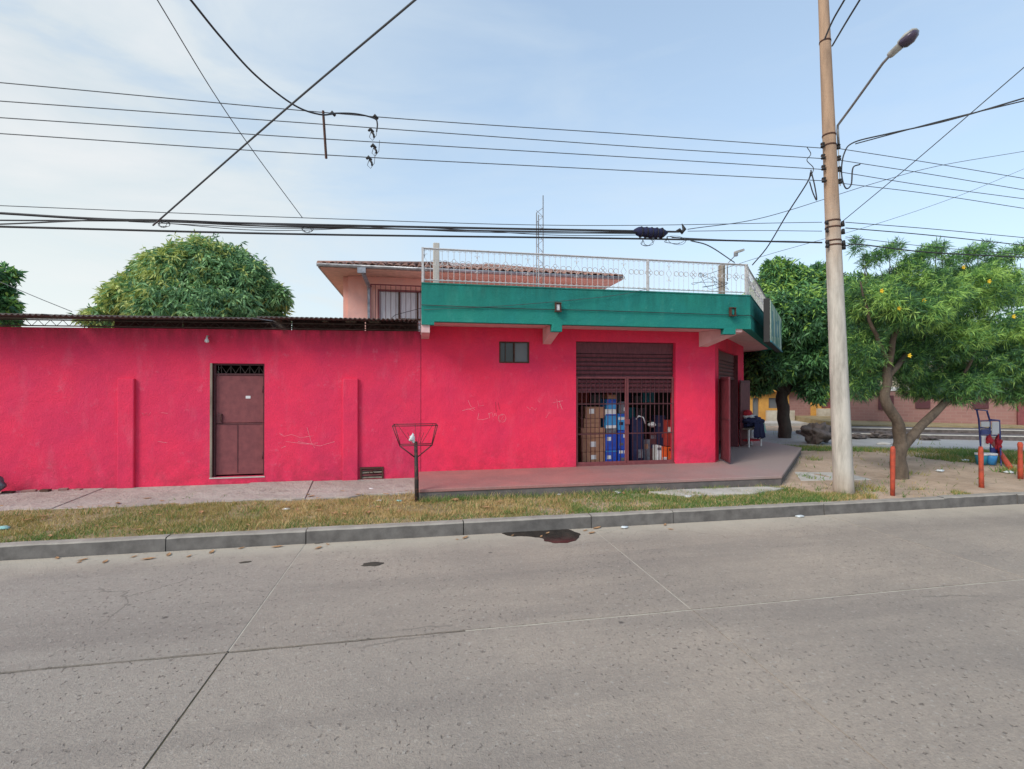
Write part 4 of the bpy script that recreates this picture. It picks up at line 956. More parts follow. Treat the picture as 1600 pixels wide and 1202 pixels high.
# jacket draping over the edge
mb = MB(); vs = []; nn = 9; mm_ = 8
for i in range(nn):
    for j in range(mm_):
        s = -.10 + .38 * i / (nn - 1); d_ = j / (mm_ - 1); z = ZP + .62 - max(0, d_ - .35) * .62 + .02 * math.sin(i * 1.7 + j)
        o_ = min(.21, .05 + d_ * .35) + .025 * math.sin(i * 2.1 + j * .6); vs.append(FT(s + .03 * math.sin(j), o_, z))
mb.add(vs, [(i * mm_ + j, (i + 1) * mm_ + j, (i + 1) * mm_ + j + 1, i * mm_ + j + 1) for i in range(nn - 1) for j in range(mm_ - 1)], 0, True)
o = mb.build('jacket', M['navy'], label='navy jacket hanging over the front edge of the small table', cat='jacket'); s_ = o.modifiers.new('t', 'SOLIDIFY'); s_.thickness = .02
blob('white_cloth', FT(-.05, .02, ZP + .70), .12, M['plastic_white'], 6, 3, .4, (1.4, 1, .45), label='folded white cloth on top of the clothes heap', cat='cloth')
blob('round_hat', FT(-.10, .0, ZP + .76), .11, M['redcloth'], 8, 3, .15, (1.1, 1, .8), label='round red hat topping the clothes heap on the small table', cat='hat')
mb = MB(); vs = [FT(.30, .10, ZP + .66), FT(.36, .14, ZP + .66), FT(.42, .17, ZP + .36), FT(.36, .10, ZP + .30)]; mb.loft(vs, [v_ + Vector((.02, .03, 0)) for v_ in vs]); mb.build('pale_towel', M['plastic_teal'], label='pale towel hanging off the right side of the small table', cat='towel')

# ================================================================== BASKET ON POST
bx, by = W(651, 784, z=.16).x, W(651, 784, z=.16).y
wb = thing('waste_basket', (bx, by, .155), 'rusty wire basket frame on a black post standing in the verge', 'basket')
FBk = Fr((bx, by), (bx + 1, by))
zz = lambda v: W(651, v, Y=by).z
sx = lambda u: FBk.s_at(u)
MB().tube([FBk(.005, 0, .12), FBk(0, 0, .5), FBk(-.012, 0, zz(690))], [.032, .030, .026], 8).build('post', M['postblack'], wb)
mb = MB()
TL, TR = sx(614), sx(683); BL, BR = sx(625), sx(675); zt1, zb1 = zz(664), zz(695); D = .17
top = [FBk(TL, .17, zt1), FBk(TR, .17, zt1 + .0), FBk(TR - .01, -.17, zt1), FBk(TL + .01, -.17, zt1)]
bot = [FBk(BL, .09, zb1), FBk(BR, .09, zb1), FBk(BR, -.09, zb1), FBk(BL, -.09, zb1)]
for L_ in (top, bot):
    for i in range(4): mb.tube([L_[i], L_[(i + 1) % 4]], .007, 5)
for i in range(4): mb.tube([top[i], bot[i]], .007, 5)
mb.build('basket_frame', M['maroon_dark'], wb)
for (uA, uB) in ((614, 1), (683, -1)):
    mb = MB(); e = bot[0] if uB == 1 else bot[1]; mb.tube([e, FBk(-.005, 0, zz(716))], .010, 5); mb.build('brace', M['maroon_dark'], wb)
rn = random.Random(2)
for k in range(7):
    f_ = (k + .5) / 7; A = top[3].lerp(top[2], f_); B = FBk(0, -.02, zb1 + .03).lerp(bot[3].lerp(bot[2], f_), .4)
    if k in (2,): continue
    MB().tube([A if k % 3 == 0 else A.lerp(B, .45), B], .0035, 4).build('basket_rod', M['maroon_dark'], wb)
blob('plastic_scrap', FBk(-.06, .08, zz(692)), .035, M['tape'], 5, 3, 1.0, (1.0, .5, 1.5), label='crumpled clear plastic caught in the wire basket', cat='litter')

# ================================================================== UTILITY POLE
pb = W(1318, 775, z=.15); PY = pb.y + .14; PX = W(1318, 0, Y=PY).x; PTX = W(1289.5, 0, Y=PY).x
def pole_at(z): # leaning axis
    k = (z - .15) / 7.6; return Vector((PX + (PTX - PX) * k, PY, z))
pole = thing('utility_pole', (PX, PY, .15), 'tall leaning concrete utility pole beside the kerb', 'utility pole')
mb = MB(); zs_ = [.0, .3, 1, 2, 3, 4.0, 5, 6, 7, 8, 9, 10]
mb.tube([pole_at(z) for z in zs_], [.146 - .0092 * z for z in zs_], 24); mb.build('shaft', M['concrete_post'], pole)
def pz_(v): return W(1305, v, Y=PY).z
for v in (346, 356, 377, 384, 228, 66, 212):
    z = pz_(v); c = pole_at(z); r = .146 - .0092 * z + .006
    MB().tube([c - Vector((0, 0, .012)), c + Vector((0, 0, .012))], r, 20).build('clamp_band', M['rust'], pole)
# spool rack right side with insulators + left insulators
for v in (229, 247, 264, 283):
    z = pz_(v); c = pole_at(z); r = .146 - .0092 * z
    for sg_ in (1, -1):
        q = c + Vector((sg_ * (r + .05), -.02, 0)); mb = MB(); mb.tube([q - Vector((0, 0, .035)), q - Vector((0, 0, .012)), q, q + Vector((0, 0, .012)), q + Vector((0, 0, .035))], [.03, .03, .016, .03, .03], 8); mb.build('insulator', M['black'], pole)
    MB().tube([c - Vector((r + .09, .02, 0)), c + Vector((r + .09, -.02, 0))], .008, 5).build('insulator_bolt', M['rust'], pole)
for v in (350, 362, 380, 386):
    z = pz_(v); c = pole_at(z); r = .146 - .0092 * z
    q = c + Vector((r + .04, -.04, 0)); MB().tube([q - Vector((0, 0, .04)), q + Vector((0, 0, .04))], [.03, .022], 8).build('cable_clamp', M['black'], pole)
    q = c + Vector((-r - .04, -.04, 0)); MB().tube([q - Vector((0, 0, .03)), q + Vector((0, 0, .03))], .022, 8).build('cable_clamp', M['black'], pole)
# rack plate
z0, z1 = pz_(290), pz_(222); c = pole_at(z0); c1 = pole_at(z1)
MB().tube([c + Vector((.15, -.02, 0)), c1 + Vector((.14, -.02, 0))], .012, 4).build('rack_bar', M['steel'], pole)
# street lamp
la = thing('street_lamp', pole_at(pz_(225)), 'street lamp head on a slanting arm fixed to the utility pole', 'street lamp')
az = pz_(198); A = pole_at(az) + Vector((.11, -.06, 0)); B = W(1391, 86, Y=5.52); Cc = W(1437, 44, Y=5.22)
MB().tube([pole_at(pz_(226)) + Vector((.12, -.05, 0)), pole_at(pz_(205)) + Vector((.115, -.05, 0)), A, A.lerp(B, .3) + Vector((0, 0, -.0)), A.lerp(B, .9) + Vector((0, 0, .015)), B + (Cc - B) * .1], .018, 8).build('arm', M['steel'], la)
d = (Cc - B).normalized(); sd_ = Vector((d.y, -d.x, 0)).normalized(); upv = sd_.cross(d).normalized()
if upv.z < 0: upv = -upv
L_ = (Cc - B).length
def secs(list_):
    mb = MB(); n = 12; b0 = 0
    for (t_, w_, up_, dn_) in list_:
        c = B + d * (t_ * L_)
        for k in range(n):
            an = 2 * math.pi * k / n; y_ = math.cos(an) * w_; x_ = math.sin(an); mb.v.append(c + sd_ * y_ + upv * (x_ * (up_ if x_ > 0 else dn_)))
    for i in range(len(list_) - 1):
        for k in range(n):
            mb.f.append([i * n + k, i * n + (k + 1) % n, (i + 1) * n + (k + 1) % n, (i + 1) * n + k]); mb.m.append(0); mb.smooth.append(True)
    for i in (0, len(list_) - 1): mb.f.append([i * n + k for k in range(n)]); mb.m.append(0); mb.smooth.append(False)
    return mb
secs([(-.02, .04, .03, .03), (.05, .055, .04, .04), (.38, .06, .045, .045), (.42, .09, .05, .02), (.7, .115, .06, .02), (.92, .09, .045, .02), (1.0, .04, .02, .01)]).build('lamp_housing', M['lampbody'], la)
secs([(.40, .08, .0, .03), (.5, .10, -.01, .07), (.72, .105, -.01, .08), (.92, .08, -.01, .05), (.98, .03, .0, .02)]).build('lens', M['lens'], la)

# ================================================================== WIRES
def quad_pts(P, n=24, ext=(0, 0)):
    """smooth curve through 3D points (piecewise Catmull-Rom), straight extensions"""
    P = [Vector(p) for p in P]; Q = [P[0] * 2 - P[1]] + P + [P[-1] * 2 - P[-2]]; out = []
    for i in range(1, len(Q) - 2):
        for k in range(n):
            t_ = k / n; a, b, c, d_ = Q[i - 1], Q[i], Q[i + 1], Q[i + 2]
            out.append(.5 * ((2 * b) + (c - a) * t_ + (2 * a - 5 * b + 4 * c - d_) * t_ ** 2 + (3 * b - a - 3 * c + d_) * t_ ** 3))
    out.append(P[-1])
    if ext[0]: out.insert(0, out[0] + (out[0] - out[1]).normalized() * ext[0])
    if ext[1]: out.append(out[-1] + (out[-1] - out[-2]).normalized() * ext[1])
    return out
def wire(pix, r, label, Y=6.6, group='overhead wires', mat='wire', ext=(0, 0), name='overhead_wire', n=10, cat='wire'):
    P = [W(q[0], q[1], Y=(q[2] if len(q) > 2 else Y)) for q in pix]
    return MB().tube(quad_pts(P, n, ext), r, 5).build(name, M[mat], label=label, cat=cat, group=group)
YP = PY - .02
pw = 'power lines across the sky'
for nm, L in (('topmost', [(0, 128), (580, 181), (1000, 210), (1262, 229)]), ('second', [(0, 157), (500, 193), (1000, 229), (1268, 246)]), ('third', [(0, 183), (500, 216), (1000, 246), (1268, 263)]), ('lowest', [(0, 208), (500, 241), (1000, 267), (1268, 281)])):
    wire(L, .0062, nm + ' of the four thin power lines running left from the pole', YP, pw, ext=(8, .3), name='power_line')
for nm, L in (('topmost', [(1322, 233), (1450, 253), (1600, 278)]), ('second', [(1322, 251), (1450, 271), (1600, 296)]), ('third', [(1325, 270), (1450, 290), (1600, 310)]), ('lowest', [(1325, 287), (1450, 302), (1600, 325)])):
    wire(L, .0058, nm + ' of the four thin power lines leaving the pole to the right', YP, 'power lines right of the pole', ext=(.25, 8), name='power_line')
tb_ = 'telephone cables below the power lines'
YT = YP - .03
wire([(0, 354), (480, 366), (1000, 373), (1285, 379)], .013, 'thick lowest black telephone cable running left from the pole', YT, tb_, 'cable', (8, 0), 'telephone_cable', cat='cable')
wire([(0, 333), (180, 343), (480, 351), (1000, 361), (1062, 362)], .015, 'thick upper telephone cable ending at the splice box', YT, tb_, 'cable', (8, 0), 'telephone_cable', cat='cable')
wire([(0, 344), (250, 346), (480, 355), (1000, 364)], .009, 'middle telephone cable just below the thick upper one', YT - .03, tb_, 'cable', (8, 0), 'telephone_cable', cat='cable')
wire([(0, 350), (220, 343), (480, 353), (760, 361), (1000, 363)], .009, 'telephone cable crossing over the middle cable at left', YT - .06, tb_, 'cable', (8, 0), 'telephone_cable', cat='cable')
wire([(200, 346), (420, 356), (600, 357), (760, 363), (1000, 365)], .005, 'thin slack wire woven into the telephone bundle', YT + .03, tb_, 'wire', (0, 0), 'telephone_cable', cat='cable')
wire([(250, 348), (420, 360), (640, 355), (860, 367), (1010, 367)], .005, 'second thin slack wire sagging below the telephone bundle', YT + .05, tb_, 'wire', (0, 0), 'telephone_cable', cat='cable')
wire([(0, 321), (470, 340), (900, 352), (1285, 347)], .005, 'thin single wire just above the telephone bundle', YT, tb_, 'wire', (8, 0), 'telephone_cable', cat='cable')
wire([(1075, 361), (1180, 360), (1285, 361)], .005, 'thin wire from the splice box to the pole', YT, tb_, 'wire', (0, 0), 'telephone_cable', cat='cable')
wire([(1050, 371), (1160, 376), (1240, 377), (1285, 379)], .008, 'slightly sagging wire along the lowest cable near the pole', YT + .04, tb_, 'wire', (0, 0), 'telephone_cable', cat='cable')
for nm, L, r in (('upper', [(1322, 347), (1450, 357), (1600, 371)], .006), ('second', [(1322, 356), (1450, 367), (1600, 383)], .008), ('sagging third', [(1322, 370), (1450, 385), (1600, 398)], .005), ('thick lowest', [(1322, 384), (1345, 382), (1450, 394), (1600, 402)], .011)):
    wire(L, r, nm + ' telephone cable leaving the pole to the right', YT, 'telephone cables right of the pole', 'cable', (0, 8), 'telephone_cable', cat='cable')
# wires crossing the road
dg = 'wires crossing the street'
wire([(238, 352, 6.55), (445, 170, 5.3), (645, 0, 4.2)], .010, 'dark wire slanting from the telephone bundle up to the top centre', group=dg, ext=(0, 3), mat='wire')
wire([(472, 340, 6.6), (395, 236, 5.9), (330, 140, 5.2), (245, 0, 4.3)], .0045, 'thin wire rising from the bundle to the top left', group=dg, ext=(0, 3))
wire([(588, 205, 6.58), (589, 192, 6.57), (584, 184, 6.56), (556, 177, 6.5), (525, 176, 6.3), (500, 178, 6.1), (460, 164, 5.8), (400, 118, 5.3), (345, 58, 4.8), (298, 0, 4.4)], .010, 'thick black cable curving down from the top left to the power lines', group=dg, ext=(0, 3), mat='cable', n=8)
wire([(1318, 345, YP), (1430, 252, 5.6), (1600, 106, 4.4)], .006, 'straight wire climbing from the pole to the upper right', group=dg, ext=(0, 2))
wire([(1600, 153, 5.2), (1480, 188, 5.8), (1390, 208, 6.2), (1335, 222, YP), (1320, 240, YP), (1316, 270, YP), (1322, 293, YP), (1331, 288, YP), (1334, 262, YP), (1345, 256, YP)], .011, 'twisted thick service cable drooping to the pole from the right edge', group=dg, ext=(2, 0), mat='cable')
wire([(1600, 157, 5.2), (1480, 186, 5.8), (1390, 210, 6.2), (1338, 224, YP - .02)], .009, 'second strand twisted along the thick service cable at right', group=dg, ext=(2, 0), mat='cable')
wire([(1600, 236, 9), (1466, 259, 8.6), (1360, 288, 8.3), (1200, 338, 7.4), (1075, 358, 6.6)], .006, 'long wire rising from the splice box past the pole to the right', group=dg, ext=(4, 0))
wire([(1600, 264, 9), (1493, 308, 8.9), (1366, 351, 8.8), (1200, 398, 8.6), (1095, 432, 8.45)], .0045, 'thin wire from the terrace railing rising to the right edge', group=dg, ext=(4, 0))
wire([(1268, 268, YP), (1262, 285, YP + .2), (1230, 335, YP + .7), (1200, 385, 7.9), (1176, 414, 8.38)], .011, 'twisted drop cable from the pole down to the terrace corner', group=dg, mat='cable')
wire([(1268, 265, YP), (1274, 290, YP), (1277, 312, YP), (1271, 300, YP), (1266, 283, YP)], .010, 'short looped cable tail hanging left of the pole', group=dg, mat='cable')
wire([(1262, 229, YP), (1268, 240, YP), (1262, 250, YP), (1272, 262, YP), (1268, 275, YP)], .006, 'thin jumper wire linking the insulators left of the pole', group=dg, mat='cable')
wire([(1320, 0, 5.6), (1303, 30, 6.0), (1290, 60, YP - .12)], .013, 'left of the two thick cables leaving the pole top', group=dg, ext=(3, 0), mat='cable')
wire([(1344, 0, 5.4), (1322, 36, 5.9), (1302, 70, YP - .12)], .013, 'right of the two thick cables leaving the pole top', group=dg, ext=(3, 0), mat='cable')
wire([(1080, 376, 6.62), (1110, 385, 7.2), (1148, 410, 8.4)], .010, 'drop wire slanting from the splice box to the terrace rail', group=dg)
wire([(22, 450, 9.5), (60, 466, 9.3), (112, 487, 9.0)], .006, 'short dark wire behind the roof at far left', group=dg, ext=(3, 0))
wire([(662, 484, 8.30), (800, 477, 8.30), (950, 463, 8.29), (1010, 452, 8.29)], .0045, 'thin wire strung slackly across the green band', group=dg)
# vertical spacer and clamps on power lines
MB().tube([W(504, 172, Y=YP - .02), W(509, 247, Y=YP - .02)], .016, 4).build('line_spacer', M['rust'], label='vertical wooden spacer bar holding the power lines apart', cat='spacer')
for i, (u, v) in enumerate(((586, 182), (579, 203), (583, 228), (576, 247), (519, 177))):
    q = W(u, v, Y=YP - .01)
    T = thing('line_clamp', q, ('uppermost dark', 'second', 'third', 'lowest', 'rounded')[i] + ' connector clamp ' + ('beside the spacer bar on the top power line' if i == 4 else 'of the four on the power lines near the cable end'), 'clamp', 'connector clamps on the power lines')
    MB().tube([q + Vector((-.03, 0, -.01)), q + Vector((-.01, 0, .02)), q + Vector((.03, 0, -.02))], [.016, .024, .018], 6).build('body', M['black'], T)
    if 0 < i < 4:
        MB().tube([q + Vector((.01, 0, -.02)), q + Vector((.035, 0, -.05)), q + Vector((.04, 0, -.09))], .014, 6).build('tap', M['black'], T)
        MB().tube([q + Vector((0, 0, -.02)), q + Vector((-.02, 0, -.09)), q + Vector((.02, 0, -.13)), q + Vector((.07, -.01, -.06)), q + Vector((.08, -.02, .08))], .004, 4).build('jumper', M['wire'], T)
# splice box
q0, q1 = W(994, 361, Y=YT - .03), W(1040, 362, Y=YT - .03)
sp = thing('splice_box', q0, 'dark weathered splice box hung in the telephone cables', 'splice box')
mb = MB(); cen = (q0 + q1) / 2; hw_ = (q1.x - q0.x) / 2
mb.tube([cen + Vector((-hw_ - .03, 0, -.0)), cen + Vector((-hw_ + .03, 0, -.01)), cen + Vector((0, 0, -.02)), cen + Vector((hw_ - .04, 0, -.015)), cen + Vector((hw_ + .03, 0, 0))], [.02, .065, .075, .065, .02], 10); mb.build('case', M['navy'], sp)
for k in range(5): MB().tube([cen + Vector((-hw_ * .7 + k * hw_ * .35, 0, -.018)), cen + Vector((-hw_ * .7 + k * hw_ * .35 + .012, 0, -.018))], .082, 10).build('rib', M['black'], sp)
q = W(1066, 361, Y=YT); MB().tube([q + Vector((-.09, 0, 0)), q + Vector((-.04, 0, .02)), q + Vector((.0, 0, -.02)), q + Vector((.04, 0, .03)), q + Vector((.0, 0, .11))], [.01, .025, .03, .03, .006], 6).build('cable_clamp', M['black'], label='dark dead-end clamp at the right end of the splice box cable', cat='clamp')
rn = random.Random(21)
for k, (u, v, lab) in enumerate(((1012, 378, 'loose black wire loop dangling under the splice box'), (1055, 375, 'tangled wire coil right of the splice box'), (255, 350, 'small wire coil where the slanting wire meets the bundle'), (480, 356, 'thin hanging wire loop on the bundle near the top left wire'))):
    c = W(u, v, Y=YT - .05); pts_ = []; R_ = .09 if k < 2 else .055
    for j in range(26):
        an = j * .72; rr = R_ * (.6 + .5 * rn.random()); pts_.append(c + Vector((math.cos(an) * rr * (1.9 if k == 1 else 1.2), .02 * math.sin(an * .7), math.sin(an) * rr * .7 + (k == 3) * -.02)))
    MB().tube(quad_pts(pts_, 4), .0035, 4).build('wire_tangle', M['cable'], label=lab, cat='wire')
# tangle on the railing
mb_pts = [W(1085 + 60 * rn.random(), 425 + 28 * rn.random(), Y=8.36 + .1 * rn.random()) for _ in range(14)]
MB().tube(quad_pts(mb_pts, 6), .004, 4).build('wire_tangle', M['cable'], label='tangle of cable draped on the terrace railing near the grey post', cat='wire')

# ================================================================== TREES
def rand_dir(n): 
    v = rng.normal(size=(n, 3)); return v / np.linalg.norm(v, axis=1)[:, None]
def leaf_quads(base, dirs, L, Wd, droop=0.):
    n = len(base); d = dirs / np.linalg.norm(dirs, axis=1)[:, None]
    r = rand_dir(n); s = np.cross(d, r); s /= np.linalg.norm(s, axis=1)[:, None] + 1e-9
    L = L[:, None]; Wd = Wd[:, None]; mid_ = base + d * L * .5
    tip = base + d * L; tip[:, 2] -= droop * L[:, 0]
    co = np.stack([base, mid_ - s * Wd, tip, mid_ + s * Wd], 1).reshape(-1, 3)
    return co, np.arange(n * 4).reshape(-1, 4)
def crown(name, parent, lobes, n_cl, per, L, Wd, mats, down=.3, probs=(.55, .3, .15), young=None, sparse=0, shell=.55, kindf=None):
    """lobes: list of (centre, radii). clusters lie near lobe surfaces and are tufts of leaves."""
    wts = np.array([r[0] * r[1] * r[2] for _, r in lobes]) ** .67; wts /= wts.sum()
    idx = rng.choice(len(lobes), n_cl, p=wts)
    C_ = np.array([l[0] for l in lobes])[idx]; Rr = np.array([l[1] for l in lobes])[idx]
    d = rand_dir(n_cl); rad = shell + (1 - shell) * rng.random(n_cl) ** .6; rad *= 1 + .13 * rng.normal(size=n_cl) * (rng.random(n_cl) < .3)
    cpos = C_ + d * Rr * rad[:, None]
    # tufts
    base = np.repeat(cpos, per, 0); n = len(base)
    out = np.repeat(d, per, 0); dirs = rand_dir(n) + out * .55; dirs[:, 2] -= down
    base = base + rand_dir(n) * (.25 * L)
    LL = L * (.6 + .7 * rng.random(n)); WW = Wd * (.7 + .6 * rng.random(n))
    co, q = leaf_quads(base, dirs, LL, WW, .12)
    mi_c = rng.choice(3, n_cl, p=probs)
    if young is not None:
        yv = np.array([young(*p) for p in cpos]); mi_c = np.where(rng.random(n_cl) < yv, 2, mi_c)
    mi = np.repeat(mi_c, per); flip = rng.random(n) < .25; mi = np.where(flip, rng.choice(3, n, p=probs), mi)
    org = ORG[parent.name]; co = co - np.array(org)
    me = fast_mesh(name, co, quads=q, mats=mats, mi=mi); o = bpy.data.objects.new(name, me); COL.objects.link(o); o.parent = parent; ORG[o.name] = org; return o, cpos
def limb(mb, pts, r0, r1, n=10, wob=.03):
    P = quad_pts(pts, 6); N = len(P); Q = []
    for i, p in enumerate(P):
        Q.append(p + Vector((noise.noise(p * 3), noise.noise(p * 3 + Vector((7, 0, 0))), 0)) * wob)
    mb.tube(Q, [(r0 + (r1 - r0) * i / (N - 1)) * (1 + .12 * noise.noise(Q[i] * 6)) for i in range(N)], n)
# mango tree behind the wall
mc = W(300, 500, Y=17.0)
tr = thing('mango_tree', (mc.x, 17.4, .12), 'big round mango tree with drooping leaves rising behind the red wall', 'tree')
mb = MB(); limb(mb, [(mc.x, 17.4, .1), (mc.x + .1, 17.4, 2), (mc.x - .1, 17.5, 4)], .28, .15)
for a_ in range(7):
    an = a_ * .9; limb(mb, [(mc.x, 17.4, 2.2 + .2 * a_), (mc.x + math.cos(an) * 1.2, 17.4 + math.sin(an), 3.3 + .1 * a_), (mc.x + math.cos(an) * 2.2, 17.4 + math.sin(an) * 1.6, 4.2)], .11, .03, 7)
mb.build('trunk', M['bark'], tr)
def lobe(u, v, Y, rx, rz, ry=None):
    q = W(u, v, Y=Y); return ((q.x, q.y, q.z), (rx, ry or rx, rz))
lb_ = [lobe(325, 445, 17.2, 1.75, 1.35), lobe(300, 425, 16.8, 1.0, .75), lobe(345, 420, 17.4, 1.15, .82), lobe(245, 425, 17.2, .7, .55), lobe(222, 462, 16.6, .85, .7), lobe(225, 425, 16.9, .32, .22), lobe(385, 462, 17.0, .95, .95), lobe(412, 498, 17.0, .7, .75), lobe(280, 480, 16.3, 1.3, .9), lobe(160, 495, 16.4, .5, .28), lobe(345, 490, 16.2, 1.3, .9), lobe(370, 450, 16.6, .9, .8), lobe(250, 405, 17.4, .35, .3)] + [lobe(308 + 128 * math.sin(k * 2.4) , (485 - 88 * math.cos(math.sin(k * 2.4) * 1.45)) + 10 * math.sin(k * 5.1), 16.6, .42, .34) for k in range(18)]
gx = mc.x
crown('crown', tr, lb_, 11000, 8, .22, .026, L_MANGO, down=.9, shell=.48, probs=(.55, .38, .07), young=lambda x, y, z: max(0, min(.75, (gx + .2 - x) * .35 + (z - 4.2) * .35)))
# tree at the left edge
q = W(-40, 470, Y=14)
tr = thing('leafy_tree', (q.x, 14, .12), 'dark leafy tree cut by the left edge of the picture', 'tree')
mb = MB(); limb(mb, [(q.x, 14, .1), (q.x + .1, 14, 2.5), (q.x + .2, 14, 4.3)], .16, .06); mb.build('trunk', M['bark'], tr)
crown('crown', tr, [lobe(-60, 450, 14, .9, .65), lobe(-50, 495, 14, .9, .6), lobe(5, 426, 14, .28, .14), lobe(5, 478, 14, .28, .2), lobe(-12, 450, 14, .3, .3)], 1000, 8, .20, .035, L_DARK, down=.3, shell=.5)
# yellow oleander tree by the pole
tb0 = W(1405, 750, z=.15); TX, TY = tb0.x, tb0.y + .1
tr = thing('oleander_tree', (TX, TY, .15), 'spreading narrow leaved tree with yellow flowers and forked trunk beside the pole', 'tree')
def T3(u, v, Y): return W(u, v, Y=Y)
mb = MB()
limb(mb, [T3(1407, 760, TY), T3(1403, 725, TY), T3(1409, 690, TY)], .145, .11, 12, .04)
limb(mb, [T3(1408, 700, TY), T3(1404, 665, TY - .03), T3(1386, 630, TY - .05), T3(1383, 600, TY), T3(1388, 565, TY)], .105, .065, 12, .05)
limb(mb, [T3(1408, 700, TY), T3(1437, 668, TY + .15), T3(1478, 628, TY + .35), T3(1530, 590, TY + .6), T3(1590, 540, TY + .8)], .095, .035, 10)
limb(mb, [T3(1386, 632, TY), T3(1370, 605, TY + .3), T3(1350, 560, TY + .4), T3(1340, 500, TY + .4)], .05, .02, 8)
limb(mb, [T3(1388, 575, TY), T3(1400, 520, TY - .2), T3(1420, 460, TY - .2), T3(1440, 410, TY)], .06, .015, 8)
limb(mb, [T3(1386, 590, TY), T3(1430, 540, TY + .3), T3(1490, 490, TY + .3), T3(1540, 440, TY + .3)], .055, .015, 8)
limb(mb, [T3(1388, 570, TY), T3(1360, 500, TY - .3), T3(1345, 440, TY - .3)], .045, .012, 8)
limb(mb, [T3(1490, 620, TY + .4), T3(1520, 560, TY), T3(1560, 480, TY)], .04, .012, 8)
rn = random.Random(4)
for k in range(26):
    u = rn.uniform(1340, 1620); v = rn.uniform(392, 440); limb(mb, [T3(u + rn.uniform(-15, 15), v + 60, TY + rn.uniform(-.3, .5)), T3(u + rn.uniform(-6, 6), v + 20, TY), T3(u, v - 8, TY + rn.uniform(-.2, .2))], .012, .004, 4)
mb.build('trunk', M['bark'], tr)
ol = [lobe(1365, 470, TY, .55, .50), lobe(1345, 545, TY + .2, .40, .45, .5), lobe(1350, 600, TY + .3, .33, .30), lobe(1430, 470, TY, .75, .55, .9), lobe(1500, 460, TY + .2, .8, .55, 1.0), lobe(1560, 455, TY + .1, .6, .3, .7), lobe(1560, 520, TY + .1, .7, .3, .8), lobe(1640, 560, TY, .7, .6, .8),
      lobe(1470, 530, TY + .3, .9, .50, .9), lobe(1540, 560, TY + .4, .85, .6, .9), lobe(1490, 600, TY + .4, .60, .40, .7), lobe(1580, 600, TY + .3, .6, .42, .7), lobe(1405, 560, TY + .5, .6, .45, .6), lobe(1440, 600, TY + .6, .45, .30, .5), lobe(1420, 432, TY, .5, .22, .5), lobe(1530, 432, TY, .6, .2, .6), lobe(1425, 490, TY - .5, .6, .3, .5), lobe(1385, 470, TY - .45, .4, .3, .4)]
ol = [(c_, tuple(q * .93 for q in r_)) for c_, r_ in ol]
o, cp = crown('crown', tr, ol, 9500, 15, .135, .0058, L_OLE, down=.15, shell=.35, probs=(.46, .46, .08), young=lambda x, y, z: max(0, min(.8, .5 + 2.2 * noise.noise(Vector((x * 2.2, y * 2.2, z * 2.2))))) if (y < TY + .1 and z > 2.6) else .03)
# feathery top shoots
sh_l = [lobe(1340 + 11.5 * k + (k * 37 % 9), 384 + (k * 53 % 29), TY + .1 * (k % 3) - .1, .10, .15) for k in range(24)]
crown('shoots', tr, sh_l, 900, 9, .12, .006, L_OLE, down=-.2, shell=.1, probs=(.6, .3, .1))
for (u, v) in ((1404, 482), (1505, 418), (1545, 440), (1583, 495), (1443, 470), (1612, 470), (1377, 455), (1420, 556)):
    q = T3(u, v, TY - .75); c = MB()
    for k in range(5):
        an = k * 1.256; dd = Vector((math.cos(an) * .022, -.012, math.sin(an) * .022)); c.tube([q, q + dd, q + dd * 1.7 + Vector((0, -.01, 0))], [.006, .014, .004], 5)
    c.build('flower', M['flower'], tr)
# tree behind platform
ta = W(1226, 686, z=.2); AX, AY = ta.x, ta.y + .2
tr = thing('shade_tree', (AX, AY, .16), 'dense dark tree with thick trunk behind the shop platform', 'tree')
mb = MB(); limb(mb, [T3(1226, 692, AY), T3(1225, 660, AY), T3(1222, 625, AY), T3(1226, 600, AY)], .20, .16, 12, .04)
limb(mb, [T3(1224, 612, AY), T3(1240, 590, AY), T3(1262, 560, AY)], .2, .08, 8); limb(mb, [T3(1224, 612, AY), T3(1205, 590, AY), T3(1190, 560, AY)], .16, .06, 8); limb(mb, [T3(1226, 605, AY), T3(1226, 560, AY), T3(1235, 500, AY)], .16, .06, 8)
limb(mb, [T3(1224, 690, AY), T3(1205, 692, AY - .2), T3(1198, 694, AY - .3)], .16, .03, 6)
mb.build('trunk', M['bark_dark'], tr)
al = [lobe(1215, 425, AY, .45, .4), lobe(1245, 440, AY, .6, .5), lobe(1198, 455, AY + .3, .45, .5), lobe(1282, 432, AY, .5, .4), lobe(1225, 455, AY, .9, .5), lobe(1270, 465, AY, 1.0, .8), lobe(1235, 500, AY - .3, 1.5, 1.0), lobe(1290, 520, AY, 1.2, 1.2), lobe(1255, 560, AY - .2, 1.2, .7), lobe(1195, 575, AY, 1.0, .55), lobe(1180, 600, AY + .2, .55, .3), lobe(1268, 598, AY - .4, .5, .42), lobe(1185, 545, AY + .4, .9, .6), lobe(1340, 560, AY, .9, 1.0), lobe(1325, 480, AY, 1.0, 1.1), lobe(1278, 618, AY - .5, .22, .22)]
crown('crown', tr, al, 11500, 8, .21, .024, L_DARK, down=.35, shell=.45, probs=(.5, .44, .06), young=lambda x, y, z: .55 if (z < 2.0 and x > AX + 1.0) else (.35 if z > 4.4 else 0))
